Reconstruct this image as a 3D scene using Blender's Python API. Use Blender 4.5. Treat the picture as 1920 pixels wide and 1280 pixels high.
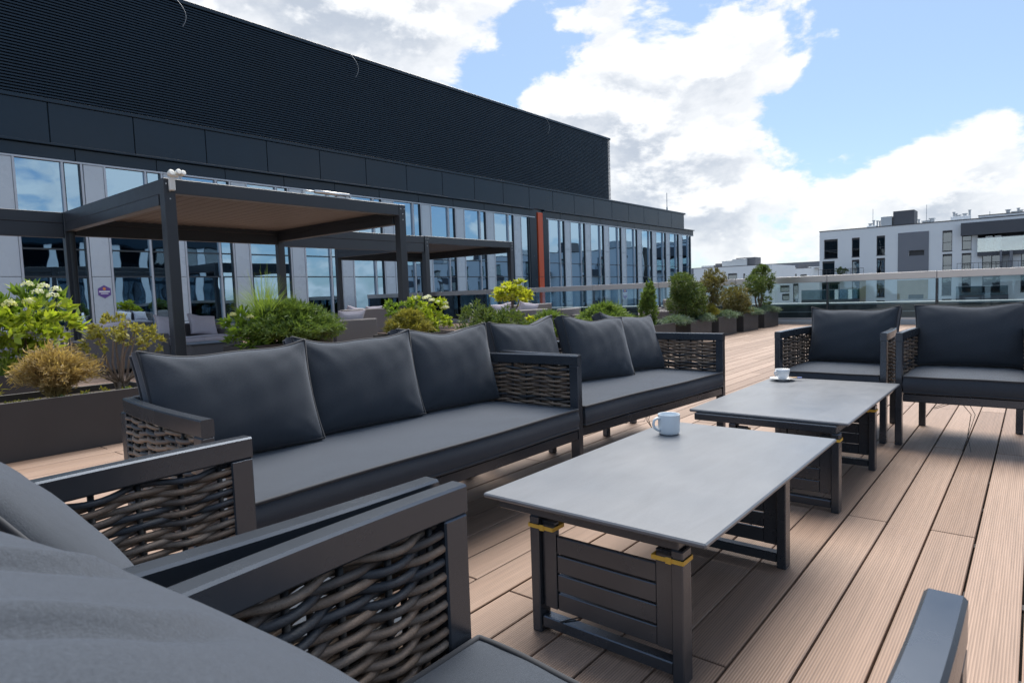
import bpy, math, random
import numpy as np
from mathutils import Vector, Matrix
R_ = math.radians
random.seed(7)
for o in list(bpy.data.objects): bpy.data.objects.remove(o)
SC = bpy.context.scene
COL = SC.collection

# ------------------------------------------------------------------ camera
F_PX, CX, CY, EYE = 1189.03, 960.0, 640.0, 1.0
# rows: camera right, camera down, camera forward, in world axes
# (world X runs along the deck boards, world Y across them towards the dark building)
CAM = np.array([[0.63599128, -0.7709418, -0.03411508],
                [-0.07812685, -0.0203443, -0.99673583],
                [0.76773126, 0.6365806, -0.07317005]])
def ray(x, y): return CAM.T @ np.array([x - CX, y - CY, F_PX])
def on_z(x, y, z):
    d = ray(x, y); return np.array([0, 0, EYE]) + d * (z - EYE) / d[2]
def on_y(x, y, Y):
    d = ray(x, y); return np.array([0, 0, EYE]) + d * Y / d[1]
def on_x(x, y, X):
    d = ray(x, y); return np.array([0, 0, EYE]) + d * X / d[0]
cd = bpy.data.cameras.new('camera'); cam = bpy.data.objects.new('camera', cd); COL.objects.link(cam)
cd.sensor_width = 36; cd.lens = F_PX / 1920 * 36; cd.clip_start = 0.02; cd.clip_end = 6000
r, d, f = CAM
cam.matrix_world = Matrix(((r[0], -d[0], -f[0], 0), (r[1], -d[1], -f[1], 0), (r[2], -d[2], -f[2], EYE), (0, 0, 0, 1)))
cd.dof.use_dof = True; cd.dof.focus_distance = 2.4; cd.dof.aperture_fstop = 14.0
SC.camera = cam

# ------------------------------------------------------------------ light
SUN = Vector((0.72, 0.32, 1.30)).normalized()
sd = bpy.data.lights.new('sun', 'SUN'); so = bpy.data.objects.new('sun', sd); COL.objects.link(so)
sd.energy = 2.3; sd.angle = R_(45); sd.color = (1, 0.93, 0.84)
so.rotation_euler = SUN.to_track_quat('Z', 'Y').to_euler(); so.location = (20, 30, 60)
vs = SC.view_settings
SC.display_settings.display_device = 'sRGB'
vs.view_transform = 'Standard'; vs.look = 'None'; vs.gamma = 1; vs.exposure = 1.5; vs.use_curve_mapping = False

class NT:
    """small helper for writing node trees as expressions"""
    def __init__(s, tree): s.t = tree; tree.nodes.clear()
    def n(s, typ, **kw):
        nd = s.t.nodes.new(typ)
        for k, v in kw.items(): setattr(nd, k, v)
        return nd
    def put(s, sock, v):
        if isinstance(v, bpy.types.NodeSocket): s.t.links.new(v, sock)
        elif v is not None: sock.default_value = v
    def m(s, op, a, b=None, c=None, clamp=False):
        nd = s.n('ShaderNodeMath', operation=op, use_clamp=clamp)
        for i, v in enumerate((a, b, c)):
            if v is not None: s.put(nd.inputs[i], v)
        return nd.outputs[0]
    def v(s, op, a, b=None, out=0):
        nd = s.n('ShaderNodeVectorMath', operation=op)
        s.put(nd.inputs[0], a)
        if b is not None:
            s.put(nd.inputs[3 if op == 'SCALE' else 1], b)
        return nd.outputs[out]
    def mix(s, fac, a, b, typ='RGBA', blend='MIX'):
        nd = s.n('ShaderNodeMix', data_type=typ, blend_type=blend) if typ == 'RGBA' else s.n('ShaderNodeMix', data_type=typ)
        off = {'RGBA': 6, 'FLOAT': 2}[typ]
        s.put(nd.inputs[0], fac); s.put(nd.inputs[off], c4(a) if typ == 'RGBA' else a); s.put(nd.inputs[off + 1], c4(b) if typ == 'RGBA' else b)
        return nd.outputs[{'RGBA': 2, 'FLOAT': 0}[typ]]
    def smooth(s, x, lo, hi, a=0.0, b=1.0):
        nd = s.n('ShaderNodeMapRange', interpolation_type='SMOOTHSTEP')
        s.put(nd.inputs[0], x); nd.inputs[1].default_value = lo; nd.inputs[2].default_value = hi
        nd.inputs[3].default_value = a; nd.inputs[4].default_value = b
        return nd.outputs[0]
    def noise(s, vec, scale, detail=3, rough=.5, dist=0, out=0):
        nd = s.n('ShaderNodeTexNoise'); s.put(nd.inputs['Vector'], vec)
        nd.inputs['Scale'].default_value = scale; nd.inputs['Detail'].default_value = detail
        nd.inputs['Roughness'].default_value = rough; nd.inputs['Distortion'].default_value = dist
        return nd.outputs[out]
def c4(c):
    if isinstance(c, (tuple, list)) and len(c) == 3: return (*c, 1)
    return c

# sky: Nishita daylight with cumulus clouds by direction
W = bpy.data.worlds.new('World'); SC.world = W; W.use_nodes = True
T = NT(W.node_tree)
sky = T.n('ShaderNodeTexSky', sky_type='NISHITA')
sky.sun_disc = False; sky.sun_elevation = math.asin(SUN.z); sky.sun_rotation = math.atan2(SUN.x, SUN.y)
sky.air_density = 1.0; sky.dust_density = 0.6; sky.ozone_density = 1.5
tc = T.n('ShaderNodeTexCoord').outputs['Generated']
BLOBS = [(1130, 110, 150, .34), (1030, -20, 75, -.34), (1310, -5, 55, -.28), (1430, 60, 130, .34), (1230, 260, 190, .34), (1390, 330, 170, .30), (1000, 250, 90, .1),
         (610, 0, 235, .48), (1840, 300, 150, .36), (1640, 390, 130, .22), (1900, 240, 80, .2), (300, -160, 300, .3),
         (1690, 120, 190, -.42), (1560, 300, 100, -.30), (940, 165, 50, -.36), (990, 75, 36, -.26), (860, 60, 90, .22), (1150, 250, 40, 0.0), (1880, 60, 160, -.30)]
def unit(v): return v / np.linalg.norm(v)
def density(vec):
    sep = T.n('ShaderNodeSeparateXYZ'); T.put(sep.inputs[0], vec)
    low = T.m('POWER', 2.718, T.m('MULTIPLY', -1.0, T.m('POWER', T.m('DIVIDE', sep.outputs[2], .13), 2.0)))
    st = T.v('MULTIPLY', vec, (1, 1, 1.9))
    big = T.noise(st, 5.4, 12, .58, .15)
    dd = T.m('MULTIPLY_ADD', big, 2.1, -1.16)
    dd = T.m('MULTIPLY_ADD', low, .30, dd)
    for x, y, rr, a in BLOBS:
        if a == 0: continue
        dist = T.v('DISTANCE', vec, tuple(unit(ray(x, y))), out=1)
        k = T.m('DIVIDE', dist, rr / F_PX)
        g = T.m('POWER', 2.718, T.m('MULTIPLY', -1.0, T.m('MULTIPLY', k, k)))
        dd = T.m('MULTIPLY_ADD', g, a, dd)
    return dd
d0 = density(tc)
d1 = density(T.v('NORMALIZE', T.v('ADD', tc, (SUN.x * .045, SUN.y * .045, SUN.z * .045))))
cover = T.smooth(d0, -.04, .13)
rel = T.m('SUBTRACT', d0, d1)
lit = T.smooth(rel, -.13, .13)
thick = T.smooth(d0, .08, .55)
ccol = T.mix(T.m('MULTIPLY', T.m('SUBTRACT', 1.0, lit), T.m('MULTIPLY_ADD', thick, .75, .25)), (4.5, 4.55, 4.6), (2.35, 2.6, 3.0))
skyc = T.mix(1.0, sky.outputs[0], (.51, .57, .62), blend='MULTIPLY')
skyc = T.mix(.36, skyc, (2.55, 3.3, 4.2))
col = T.mix(T.m('MULTIPLY', cover, .96), skyc, ccol)
bg = T.n('ShaderNodeBackground'); T.put(bg.inputs[0], col); bg.inputs[1].default_value = 0.085
out = T.n('ShaderNodeOutputWorld'); T.t.links.new(bg.outputs[0], out.inputs[0])

# ------------------------------------------------------------------ materials
M = {}
def new_mat(name):
    m = bpy.data.materials.new(name); m.use_nodes = True; M[name] = m
    t = NT(m.node_tree); o = t.n('ShaderNodeOutputMaterial'); b = t.n('ShaderNodeBsdfPrincipled')
    t.t.links.new(b.outputs[0], o.inputs[0]); t.out = o; t.b = b
    return t
def bump(t, h, strength=.3, dist=.01):
    bn = t.n('ShaderNodeBump'); bn.inputs['Strength'].default_value = strength; bn.inputs['Distance'].default_value = dist
    t.put(bn.inputs['Height'], h); t.t.links.new(bn.outputs[0], t.b.inputs['Normal'])
def simple(name, col, rough=.5, metal=0, var=.12, scale=8, bmp=0, bscale=60, spec=.5, sheen=0, coat=0):
    t = new_mat(name)
    P = t.n('ShaderNodeNewGeometry').outputs['Position']
    nz = t.noise(P, scale, 5, .6)
    k = t.m('MULTIPLY_ADD', nz, 2 * var, 1 - var)
    cc = t.n('ShaderNodeVectorMath', operation='SCALE'); cc.inputs[0].default_value = col; t.put(cc.inputs[3], k)
    t.put(t.b.inputs['Base Color'], cc.outputs[0])
    t.b.inputs['Metallic'].default_value = metal
    t.put(t.b.inputs['Roughness'], t.m('MULTIPLY_ADD', t.noise(P, scale * 2.3, 4, .6), .16, rough - .08))
    t.b.inputs['Specular IOR Level'].default_value = spec
    t.b.inputs['Sheen Weight'].default_value = sheen
    t.b.inputs['Coat Weight'].default_value = coat
    if bmp: bump(t, t.noise(P, bscale, 4, .6), bmp, .004)
    return t
simple('frame_metal', (.078, .093, .116), .26, .72, .05, 3)
simple('pergola_metal', (.030, .037, .047), .36, 0, .10, 3, .04, 500)
simple('louvre_metal', (.006, .022, .042), .42, 0, .22, .35, 0, 60, .3)
simple('band_metal', (.005, .019, .036), .24, 0, .2, .45, .03, 3, .36)
simple('white_panel', (.52, .59, .65), .28, 0, .06, .8)
simple('mullion_metal', (.48, .52, .57), .35, .2, .05, 2)
simple('dark_mullion', (.03, .04, .05), .4)
simple('orange_panel', (.60, .085, .022), .42, 0, .08, 1.5)
simple('rail_steel', (.50, .49, .49), .32, .75, .08, 2)
simple('kerb_metal', (.34, .36, .38), .45, .2, .12, 1.5)
simple('parapet_dark', (.05, .055, .06), .5, 0, .2, 1)
simple('planter_metal', (.040, .039, .041), .48, 0, .22, 3.5, .05, 60)
simple('soil', (.05, .04, .03), .95, 0, .4, 30, .6, 40)
simple('tarmac', (.09, .09, .09), .9, 0, .3, .05)
simple('render_white', (.78, .80, .82), .85, 0, .05, .35, .1, 20)
simple('render_grey', (.20, .21, .24), .8, 0, .06, .5)
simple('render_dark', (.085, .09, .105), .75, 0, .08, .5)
simple('stone_beige', (.44, .38, .29), .8, 0, .2, 1.2)
simple('roof_metal', (.42, .45, .48), .4, .4, .1, 1)
simple('window_frame', (.045, .045, .05), .5)
simple('ceramic_white', (.74, .76, .78), .18, 0, .02, 10, 0, 60, .5, 0, .3)
simple('ceramic_blue', (.64, .71, .77), .22, 0, .02, 10, 0, 60, .5, 0, .3)
simple('coffee', (.03, .015, .008), .2)
simple('paper_blue', (.16, .22, .5), .6); simple('paper_tan', (.5, .32, .18), .6)
simple('strap_yellow', (.62, .40, .06), .55, 0, .1, 40)
simple('cable_black', (.02, .02, .022), .5)
simple('joist_grey', (.16, .16, .17), .7); simple('underdeck', (.012, .011, .010), .95)
simple('plastic_white', (.70, .71, .68), .4, 0, .06, 30)
simple('aluminium', (.62, .62, .62), .3, .9)
simple('sticker_purple', (.13, .07, .28), .5, 0, .03); simple('sticker_orange', (.7, .25, .06), .5); simple('sticker_white', (.75, .75, .8), .5)
simple('bark', (.10, .075, .055), .9, 0, .3, 30, .5, 60)
simple('dry_twig', (.17, .13, .10), .9, 0, .3, 30)
simple('interior_dark', (.05, .055, .06), .8); simple('interior_floor', (.20, .17, .14), .6); simple('interior_grey', (.16, .17, .18), .8)
simple('upright_dark', (.012, .013, .015), .5)
simple('lamp_shade', (.32, .34, .35), .4); simple('chair_white', (.55, .57, .58), .5)

def fabric(name, col, lift, sheen, thread=620):
    t = new_mat(name)
    P = t.n('ShaderNodeTexCoord').outputs['Object']
    sp = t.n('ShaderNodeSeparateXYZ'); t.put(sp.inputs[0], P)
    a = t.m('SINE', t.m('MULTIPLY', t.m('ADD', sp.outputs[0], t.m('MULTIPLY', sp.outputs[1], .35)), thread * 3.4)); b2 = t.m('SINE', t.m('MULTIPLY', t.m('ADD', sp.outputs[2], t.m('MULTIPLY', sp.outputs[1], .6)), thread * 3.4))
    weave = t.m('MULTIPLY', t.m('ADD', a, b2), .5)
    mel = t.noise(t.v('MULTIPLY', P, (1, 1, 1.4)), 420, 3, .75); blot = t.noise(P, 9, 4, .6)
    k = t.m('ADD', t.m('MULTIPLY_ADD', mel, 1.5, .19), t.m('MULTIPLY_ADD', blot, .16, -.06))
    k = t.m('ADD', k, t.m('MULTIPLY', weave, .02))
    cc = t.n('ShaderNodeVectorMath', operation='SCALE'); cc.inputs[0].default_value = col; t.put(cc.inputs[3], k)
    t.put(t.b.inputs['Base Color'], cc.outputs[0]); t.b.inputs['Roughness'].default_value = .92
    t.b.inputs['Specular IOR Level'].default_value = .25
    t.b.inputs['Sheen Weight'].default_value = sheen; t.b.inputs['Sheen Roughness'].default_value = .45
    t.b.inputs['Sheen Tint'].default_value = c4(lift)
    wr = t.noise(t.v('MULTIPLY', P, (1, 1, .5)), 7, 4, .55, .6)
    h = t.m('ADD', t.m('MULTIPLY', weave, .008), t.m('ADD', t.m('MULTIPLY', mel, .12), t.m('MULTIPLY', wr, .30)))
    bump(t, h, .55, .012)
fabric('fabric_charcoal', (.042, .051, .065), (.78, .86, 1.0), .28, 1500)
fabric('fabric_lilac', (.56, .52, .57), (.9, .9, .95), .2)
simple('piping', (.028, .032, .040), .8, 0, .1, 60, 0, 60, .3, .2)
simple('piping_lilac', (.33, .30, .34), .9)

# rattan strands: brown to blue-black, one tone per strand
t = new_mat('rattan')
oi = t.n('ShaderNodeObjectInfo').outputs['Random']
rp = t.n('ShaderNodeValToRGB'); t.put(rp.inputs[0], oi)
e = rp.color_ramp.elements; rp.color_ramp.interpolation = 'CONSTANT'
e[0].position = 0; e[0].color = (.160, .116, .086, 1); e[1].position = .28; e[1].color = (.215, .160, .122, 1)
for p, c in ((.52, (.105, .082, .070)), (.70, (.20, .160, .130)), (.80, (.040, .046, .056)), (.92, (.075, .066, .062))):
    q = e.new(p); q.color = c4(c)
P = t.n('ShaderNodeTexCoord').outputs['Object']
fn = t.noise(t.v('MULTIPLY', P, (1, 1, 1)), 330, 3, .6); f2 = t.noise(P, 40, 3, .6)
k = t.m('ADD', t.m('MULTIPLY_ADD', fn, .9, .3), t.m('MULTIPLY_ADD', f2, .8, -.15))
cc = t.n('ShaderNodeVectorMath', operation='SCALE'); t.put(cc.inputs[0], rp.outputs[0]); t.put(cc.inputs[3], k)
t.put(t.b.inputs['Base Color'], cc.outputs[0]); t.b.inputs['Roughness'].default_value = .5; bump(t, fn, .6, .002)

# composite deck boards: ribbed, one tone per board
t = new_mat('deck_board')
geo = t.n('ShaderNodeNewGeometry'); P = geo.outputs['Position']
sp = t.n('ShaderNodeSeparateXYZ'); t.put(sp.inputs[0], P)
rib = t.m('SINE', t.m('MULTIPLY', sp.outputs[1], 2 * math.pi / .00735))
st = t.v('MULTIPLY', P, (1.3, 55, 1)); gr = t.noise(st, 1.0, 5, .6); st2 = t.v('MULTIPLY', P, (5, 190, 1)); g2 = t.noise(st2, 1.0, 4, .6)
rnd = t.m('FRACT', t.m('ADD', t.n('ShaderNodeObjectInfo').outputs['Random'], t.m('MULTIPLY', geo.outputs['Random Per Island'], 7.31)))
blot = t.noise(P, 1.3, 5, .6)
base = t.mix(rnd, (.240, .150, .102), (.298, .205, .153))
grey = t.mix(t.m('MULTIPLY_ADD', blot, .8, -.15, clamp=True), base, (.27, .205, .170))
k = t.m('ADD', t.m('MULTIPLY_ADD', gr, .65, .62), t.m('ADD', t.m('MULTIPLY', rib, .20), t.m('MULTIPLY_ADD', g2, .55, -.24)))
k = t.m('MULTIPLY', k, t.m('MULTIPLY_ADD', rnd, .26, .87))
cc = t.n('ShaderNodeVectorMath', operation='SCALE'); t.put(cc.inputs[0], grey); t.put(cc.inputs[3], k)
t.put(t.b.inputs['Base Color'], cc.outputs[0]); t.put(t.b.inputs['Roughness'], t.m('MULTIPLY_ADD', blot, .3, .42))
t.b.inputs['Specular IOR Level'].default_value = .4
bump(t, t.m('ADD', t.m('MULTIPLY', rib, .5), t.m('MULTIPLY', g2, .5)), .45, .002)

# table top: sintered stone
t = new_mat('table_stone')
P = t.n('ShaderNodeNewGeometry').outputs['Position']
a = t.noise(t.v('MULTIPLY', P, (2.2, 9, 1)), 1.6, 7, .65, .8); b2 = t.noise(P, 160, 3, .7); c2 = t.noise(P, 3.5, 5, .6)
k = t.m('ADD', t.m('MULTIPLY_ADD', a, .55, .66), t.m('MULTIPLY_ADD', b2, .34, -.09))
cc = t.n('ShaderNodeVectorMath', operation='SCALE'); cc.inputs[0].default_value = (.125, .138, .158); t.put(cc.inputs[3], k)
t.put(t.b.inputs['Base Color'], cc.outputs[0]); t.put(t.b.inputs['Roughness'], t.m('MULTIPLY_ADD', c2, .22, .24))
t.b.inputs['Specular IOR Level'].default_value = .62; bump(t, b2, .08, .001)

# slat undersides of the pergola
t = new_mat('roof_slat')
P = t.n('ShaderNodeNewGeometry').outputs['Position']
k = t.m('MULTIPLY_ADD', t.noise(t.v('MULTIPLY', P, (9, 1, 9)), 2, 4, .6), .4, .8)
cc = t.n('ShaderNodeVectorMath', operation='SCALE'); cc.inputs[0].default_value = (.100, .086, .082); t.put(cc.inputs[3], k)
t.put(t.b.inputs['Base Color'], cc.outputs[0]); t.b.inputs['Roughness'].default_value = .55

# coated facade glass with a slightly wavy reflection
def glass(name, tint, refl, wav, gcol=(.52, .76, .98), base=.28):
    m = bpy.data.materials.new(name); m.use_nodes = True; M[name] = m
    t = NT(m.node_tree); o = t.n('ShaderNodeOutputMaterial')
    tr = t.n('ShaderNodeBsdfTransparent'); tr.inputs[0].default_value = c4(tint)
    gl = t.n('ShaderNodeBsdfGlossy'); gl.inputs[0].default_value = c4(gcol); gl.inputs[1].default_value = .012
    if wav:
        P = t.n('ShaderNodeNewGeometry').outputs['Position']
        oi = t.n('ShaderNodeObjectInfo').outputs['Random']
        nz = t.noise(t.v('ADD', P, t.v('SCALE', (1, 1, 1), t.m('MULTIPLY', oi, 90))), .85, 1.5, .4)
        bn = t.n('ShaderNodeBump'); bn.inputs['Strength'].default_value = wav; bn.inputs['Distance'].default_value = .05
        t.put(bn.inputs['Height'], nz); t.t.links.new(bn.outputs[0], gl.inputs['Normal'])
    fr = t.n('ShaderNodeFresnel'); fr.inputs[0].default_value = 1.5
    fac = t.m('MULTIPLY_ADD', fr.outputs[0], refl, base, clamp=True)
    mx = t.n('ShaderNodeMixShader'); t.put(mx.inputs[0], fac)
    t.t.links.new(tr.outputs[0], mx.inputs[1]); t.t.links.new(gl.outputs[0], mx.inputs[2]); t.t.links.new(mx.outputs[0], o.inputs[0])
glass('facade_glass', (.16, .25, .27), 1.6, .085, base=.46)
glass('rail_glass', (.80, .86, .86), 1.1, 0, base=.03)
glass('window_glass', (.20, .24, .26), 1.2, .1, (.75, .86, .95), base=.16)
glass('balcony_glass', (.75, .84, .86), 1.0, 0, (.85, .95, 1.0), base=.32)

# grey resin wicker of the far lounge furniture
t = new_mat('grey_wicker')
P = t.n('ShaderNodeNewGeometry').outputs['Position']
sp = t.n('ShaderNodeSeparateXYZ'); t.put(sp.inputs[0], P)
u = t.m('ADD', sp.outputs[0], sp.outputs[1])
a = t.m('SINE', t.m('MULTIPLY', u, 230)); b2 = t.m('SINE', t.m('MULTIPLY', sp.outputs[2], 300))
h = t.m('MULTIPLY', a, b2)
k = t.m('MULTIPLY_ADD', h, .32, .95)
cc = t.n('ShaderNodeVectorMath', operation='SCALE'); cc.inputs[0].default_value = (.155, .145, .15); t.put(cc.inputs[3], k)
t.put(t.b.inputs['Base Color'], cc.outputs[0]); t.b.inputs['Roughness'].default_value = .55; bump(t, h, .7, .006)

def leaf_mat(name, ca, cb, trans=.35, rough=.5):
    m = bpy.data.materials.new(name); m.use_nodes = True; M[name] = m
    t = NT(m.node_tree); o = t.n('ShaderNodeOutputMaterial')
    geo = t.n('ShaderNodeNewGeometry'); r1 = geo.outputs['Random Per Island']
    pat = t.noise(geo.outputs['Position'], 5, 3, .6)
    col = t.mix(t.m('ADD', t.m('MULTIPLY', r1, .7), t.m('MULTIPLY_ADD', pat, .7, -.2), clamp=True), ca, cb)
    b = t.n('ShaderNodeBsdfPrincipled'); t.put(b.inputs['Base Color'], col); b.inputs['Roughness'].default_value = rough
    b.inputs['Specular IOR Level'].default_value = .35
    tl = t.n('ShaderNodeBsdfTranslucent')
    t.put(tl.inputs[0], t.mix(1.0, col, (1.5, 1.45, .7), blend='MULTIPLY'))
    mx = t.n('ShaderNodeMixShader'); mx.inputs[0].default_value = trans
    t.t.links.new(b.outputs[0], mx.inputs[1]); t.t.links.new(tl.outputs[0], mx.inputs[2]); t.t.links.new(mx.outputs[0], o.inputs[0])
leaf_mat('leaf_lime', (.16, .26, .025), (.34, .40, .06), .5)
leaf_mat('leaf_hydrangea', (.085, .17, .025), (.20, .30, .05), .45)
leaf_mat('leaf_deep', (.035, .08, .025), (.10, .17, .04), .35)
leaf_mat('leaf_juniper', (.06, .12, .035), (.18, .26, .07), .35)
leaf_mat('leaf_gold', (.15, .16, .035), (.33, .31, .08), .35)
leaf_mat('leaf_brown', (.27, .19, .085), (.46, .36, .18), .35)
leaf_mat('leaf_conifer', (.045, .09, .03), (.13, .18, .05), .3)
leaf_mat('leaf_bronze', (.075, .095, .035), (.20, .17, .075), .3)
leaf_mat('leaf_bluegreen', (.08, .14, .11), (.20, .27, .21), .25)
leaf_mat('leaf_grass', (.12, .22, .04), (.30, .40, .11), .4)
leaf_mat('leaf_yellow', (.24, .31, .03), (.46, .48, .06), .5)
leaf_mat('petal_white', (.62, .66, .56), (.78, .80, .74), .35)
leaf_mat('petal_cream', (.50, .54, .28), (.66, .66, .44), .35)
leaf_mat('petal_pink', (.55, .16, .20), (.70, .32, .36), .3)
leaf_mat('petal_lavender', (.30, .30, .48), (.45, .45, .60), .3)

# ------------------------------------------------------------------ mesh helpers
class MB:
    def __init__(s): s.v = []; s.f = []
    def add(s, vs, fs):
        b = len(s.v); s.v.extend([tuple(map(float, p)) for p in vs]); s.f.extend([tuple(i + b for i in q) for q in fs]); return s
    def box(s, x0, x1, y0, y1, z0, z1, c=0.0):
        if x0 > x1: x0, x1 = x1, x0
        if y0 > y1: y0, y1 = y1, y0
        if z0 > z1: z0, z1 = z1, z0
        cx, cy, cz = (x0 + x1) / 2, (y0 + y1) / 2, (z0 + z1) / 2
        h = ((x1 - x0) / 2, (y1 - y0) / 2, (z1 - z0) / 2)
        if c <= 0:
            vs = [(cx + sx * h[0], cy + sy * h[1], cz + sz * h[2]) for sx in (-1, 1) for sy in (-1, 1) for sz in (-1, 1)]
            return s.add(vs, [(0, 1, 3, 2), (4, 6, 7, 5), (0, 4, 5, 1), (2, 3, 7, 6), (0, 2, 6, 4), (1, 5, 7, 3)])
        c = min(c, .45 * 2 * min(h))
        vs, idx = [], {}
        for sx in (-1, 1):
            for sy in (-1, 1):
                for sz in (-1, 1):
                    sg = (sx, sy, sz)
                    for a in range(3):
                        p = [sg[i] * (h[i] - (0 if i == a else c)) for i in range(3)]
                        idx[(sx, sy, sz, a)] = len(vs); vs.append((cx + p[0], cy + p[1], cz + p[2]))
        fs = []
        for a in range(3):
            o1, o2 = [i for i in range(3) if i != a]
            for sg in (-1, 1):
                q = []
                for s1, s2 in ((-1, -1), (1, -1), (1, 1), (-1, 1)):
                    k = [0, 0, 0]; k[a] = sg; k[o1] = s1; k[o2] = s2; q.append(idx[(*k, a)])
                if (sg > 0) == (a == 1): q.reverse()
                fs.append(tuple(q))
        for a in range(3):           # edges along axis a
            o1, o2 = [i for i in range(3) if i != a]
            for s1 in (-1, 1):
                for s2 in (-1, 1):
                    k0 = [0, 0, 0]; k0[o1] = s1; k0[o2] = s2; k1 = list(k0); k0[a] = -1; k1[a] = 1
                    q = [idx[(*k0, o1)], idx[(*k1, o1)], idx[(*k1, o2)], idx[(*k0, o2)]]
                    fs.append(tuple(q))
        for sx in (-1, 1):
            for sy in (-1, 1):
                for sz in (-1, 1):
                    fs.append(tuple(idx[(sx, sy, sz, a)] for a in range(3)))
        return s.add(vs, fs)
    def tube(s, pts, r, n=6, closed=False, cap=True):
        P = np.array(pts, float); m = len(P)
        rr = np.full(m, r) if np.isscalar(r) else np.array(r, float)
        if closed: tg = np.roll(P, -1, 0) - np.roll(P, 1, 0)
        else: tg = np.gradient(P, axis=0)
        tg /= np.linalg.norm(tg, axis=1)[:, None] + 1e-12
        up = np.array([0, 0, 1.]) if abs(tg[0][2]) < .9 else np.array([1., 0, 0])
        a = np.cross(tg[0], up); a /= np.linalg.norm(a)
        vs = []
        for i in range(m):
            a = a - tg[i] * (a @ tg[i]); a /= np.linalg.norm(a) + 1e-12
            b = np.cross(tg[i], a)
            for k in range(n):
                th = 2 * math.pi * k / n
                vs.append(P[i] + rr[i] * (a * math.cos(th) + b * math.sin(th)))
        fs = []
        for i in range(m if closed else m - 1):
            j = (i + 1) % m
            for k in range(n):
                fs.append((i * n + k, i * n + (k + 1) % n, j * n + (k + 1) % n, j * n + k))
        if cap and not closed:
            fs.append(tuple(range(n))[::-1]); fs.append(tuple((m - 1) * n + k for k in range(n)))
        return s.add(vs, fs)
    def ribbon(s, path, w, h, c=.004):
        """chamfered rectangular bar swept along a plan curve; path = (x, y, ztop)"""
        P = np.array(path, float); tg = np.gradient(P[:, :2], axis=0); tg /= np.linalg.norm(tg, axis=1)[:, None]
        nr = np.stack([-tg[:, 1], tg[:, 0]], 1)
        prof = [(-w / 2, -c), (-w / 2 + c, 0), (w / 2 - c, 0), (w / 2, -c), (w / 2, -h + c), (w / 2 - c, -h), (-w / 2 + c, -h), (-w / 2, -h + c)]
        n = 8; vs = []
        for i in range(len(P)):
            for u, z in prof: vs.append((P[i, 0] + nr[i, 0] * u, P[i, 1] + nr[i, 1] * u, P[i, 2] + z))
        fs = [(i * n + k, i * n + (k + 1) % n, (i + 1) * n + (k + 1) % n, (i + 1) * n + k) for i in range(len(P) - 1) for k in range(n)]
        fs.append(tuple(range(n))[::-1]); fs.append(tuple((len(P) - 1) * n + k for k in range(n)))
        return s.add(vs, fs)
    def lathe(s, prof, cx=0, cy=0, n=28):
        vs = [(cx + r * math.cos(2 * math.pi * k / n), cy + r * math.sin(2 * math.pi * k / n), z) for r, z in prof for k in range(n)]
        fs = [(i * n + k, i * n + (k + 1) % n, (i + 1) * n + (k + 1) % n, (i + 1) * n + k) for i in range(len(prof) - 1) for k in range(n)]
        return s.add(vs, fs)
    def build(s, name, mat, parent=None, smooth=False, kind=None):
        me = bpy.data.meshes.new(name); me.from_pydata(s.v, [], s.f)
        import bmesh
        bm = bmesh.new(); bm.from_mesh(me); bmesh.ops.recalc_face_normals(bm, faces=bm.faces); bm.to_mesh(me); bm.free()
        if smooth: me.polygons.foreach_set('use_smooth', [True] * len(me.polygons))
        return link(name, me, mat, parent, kind)
def link(name, me, mat=None, parent=None, kind=None):
    if mat and not me.materials: me.materials.append(M[mat])
    o = bpy.data.objects.new(name, me); COL.objects.link(o)
    if parent: o.parent = parent
    if kind: o['kind'] = kind
    return o
def box(name, mat, parent, x0, x1, y0, y1, z0, z1, c=0.0, kind=None):
    return MB().box(x0, x1, y0, y1, z0, z1, c).build(name, mat, parent, False, kind)
def tag(o, label, cat, group=None):
    o['label'] = label; o['category'] = cat
    if group: o['group'] = group
    return o
def thing(name, label, cat, loc=(0, 0, 0), rz=0, group=None):
    o = bpy.data.objects.new(name, None); COL.objects.link(o); o.empty_display_size = .1
    o.location = loc; o.rotation_euler = (0, 0, rz)
    return tag(o, label, cat, group)
def copy_tree(o, parent=None):
    c = o.copy(); COL.objects.link(c); c.parent = parent
    for ch in o.children: copy_tree(ch, c)
    return c
def share(name, me_obj, parent, loc=(0, 0, 0), rot=None, scale=None):
    o = bpy.data.objects.new(name, me_obj.data); COL.objects.link(o); o.parent = parent; o.location = loc
    if rot: o.rotation_euler = rot
    if scale: o.scale = scale
    return o
def quads(name, V, mat, parent, kind='stuff'):
    V = np.asarray(V, np.float32); n, k = V.shape[:2]
    me = bpy.data.meshes.new(name)
    me.vertices.add(n * k); me.vertices.foreach_set('co', V.ravel())
    me.loops.add(n * k); me.loops.foreach_set('vertex_index', np.arange(n * k, dtype=np.int32))
    me.polygons.add(n); me.polygons.foreach_set('loop_start', np.arange(0, n * k, k, dtype=np.int32))
    me.update(calc_edges=True); me.materials.append(M[mat])
    return link(name, me, None, parent, kind)

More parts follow.
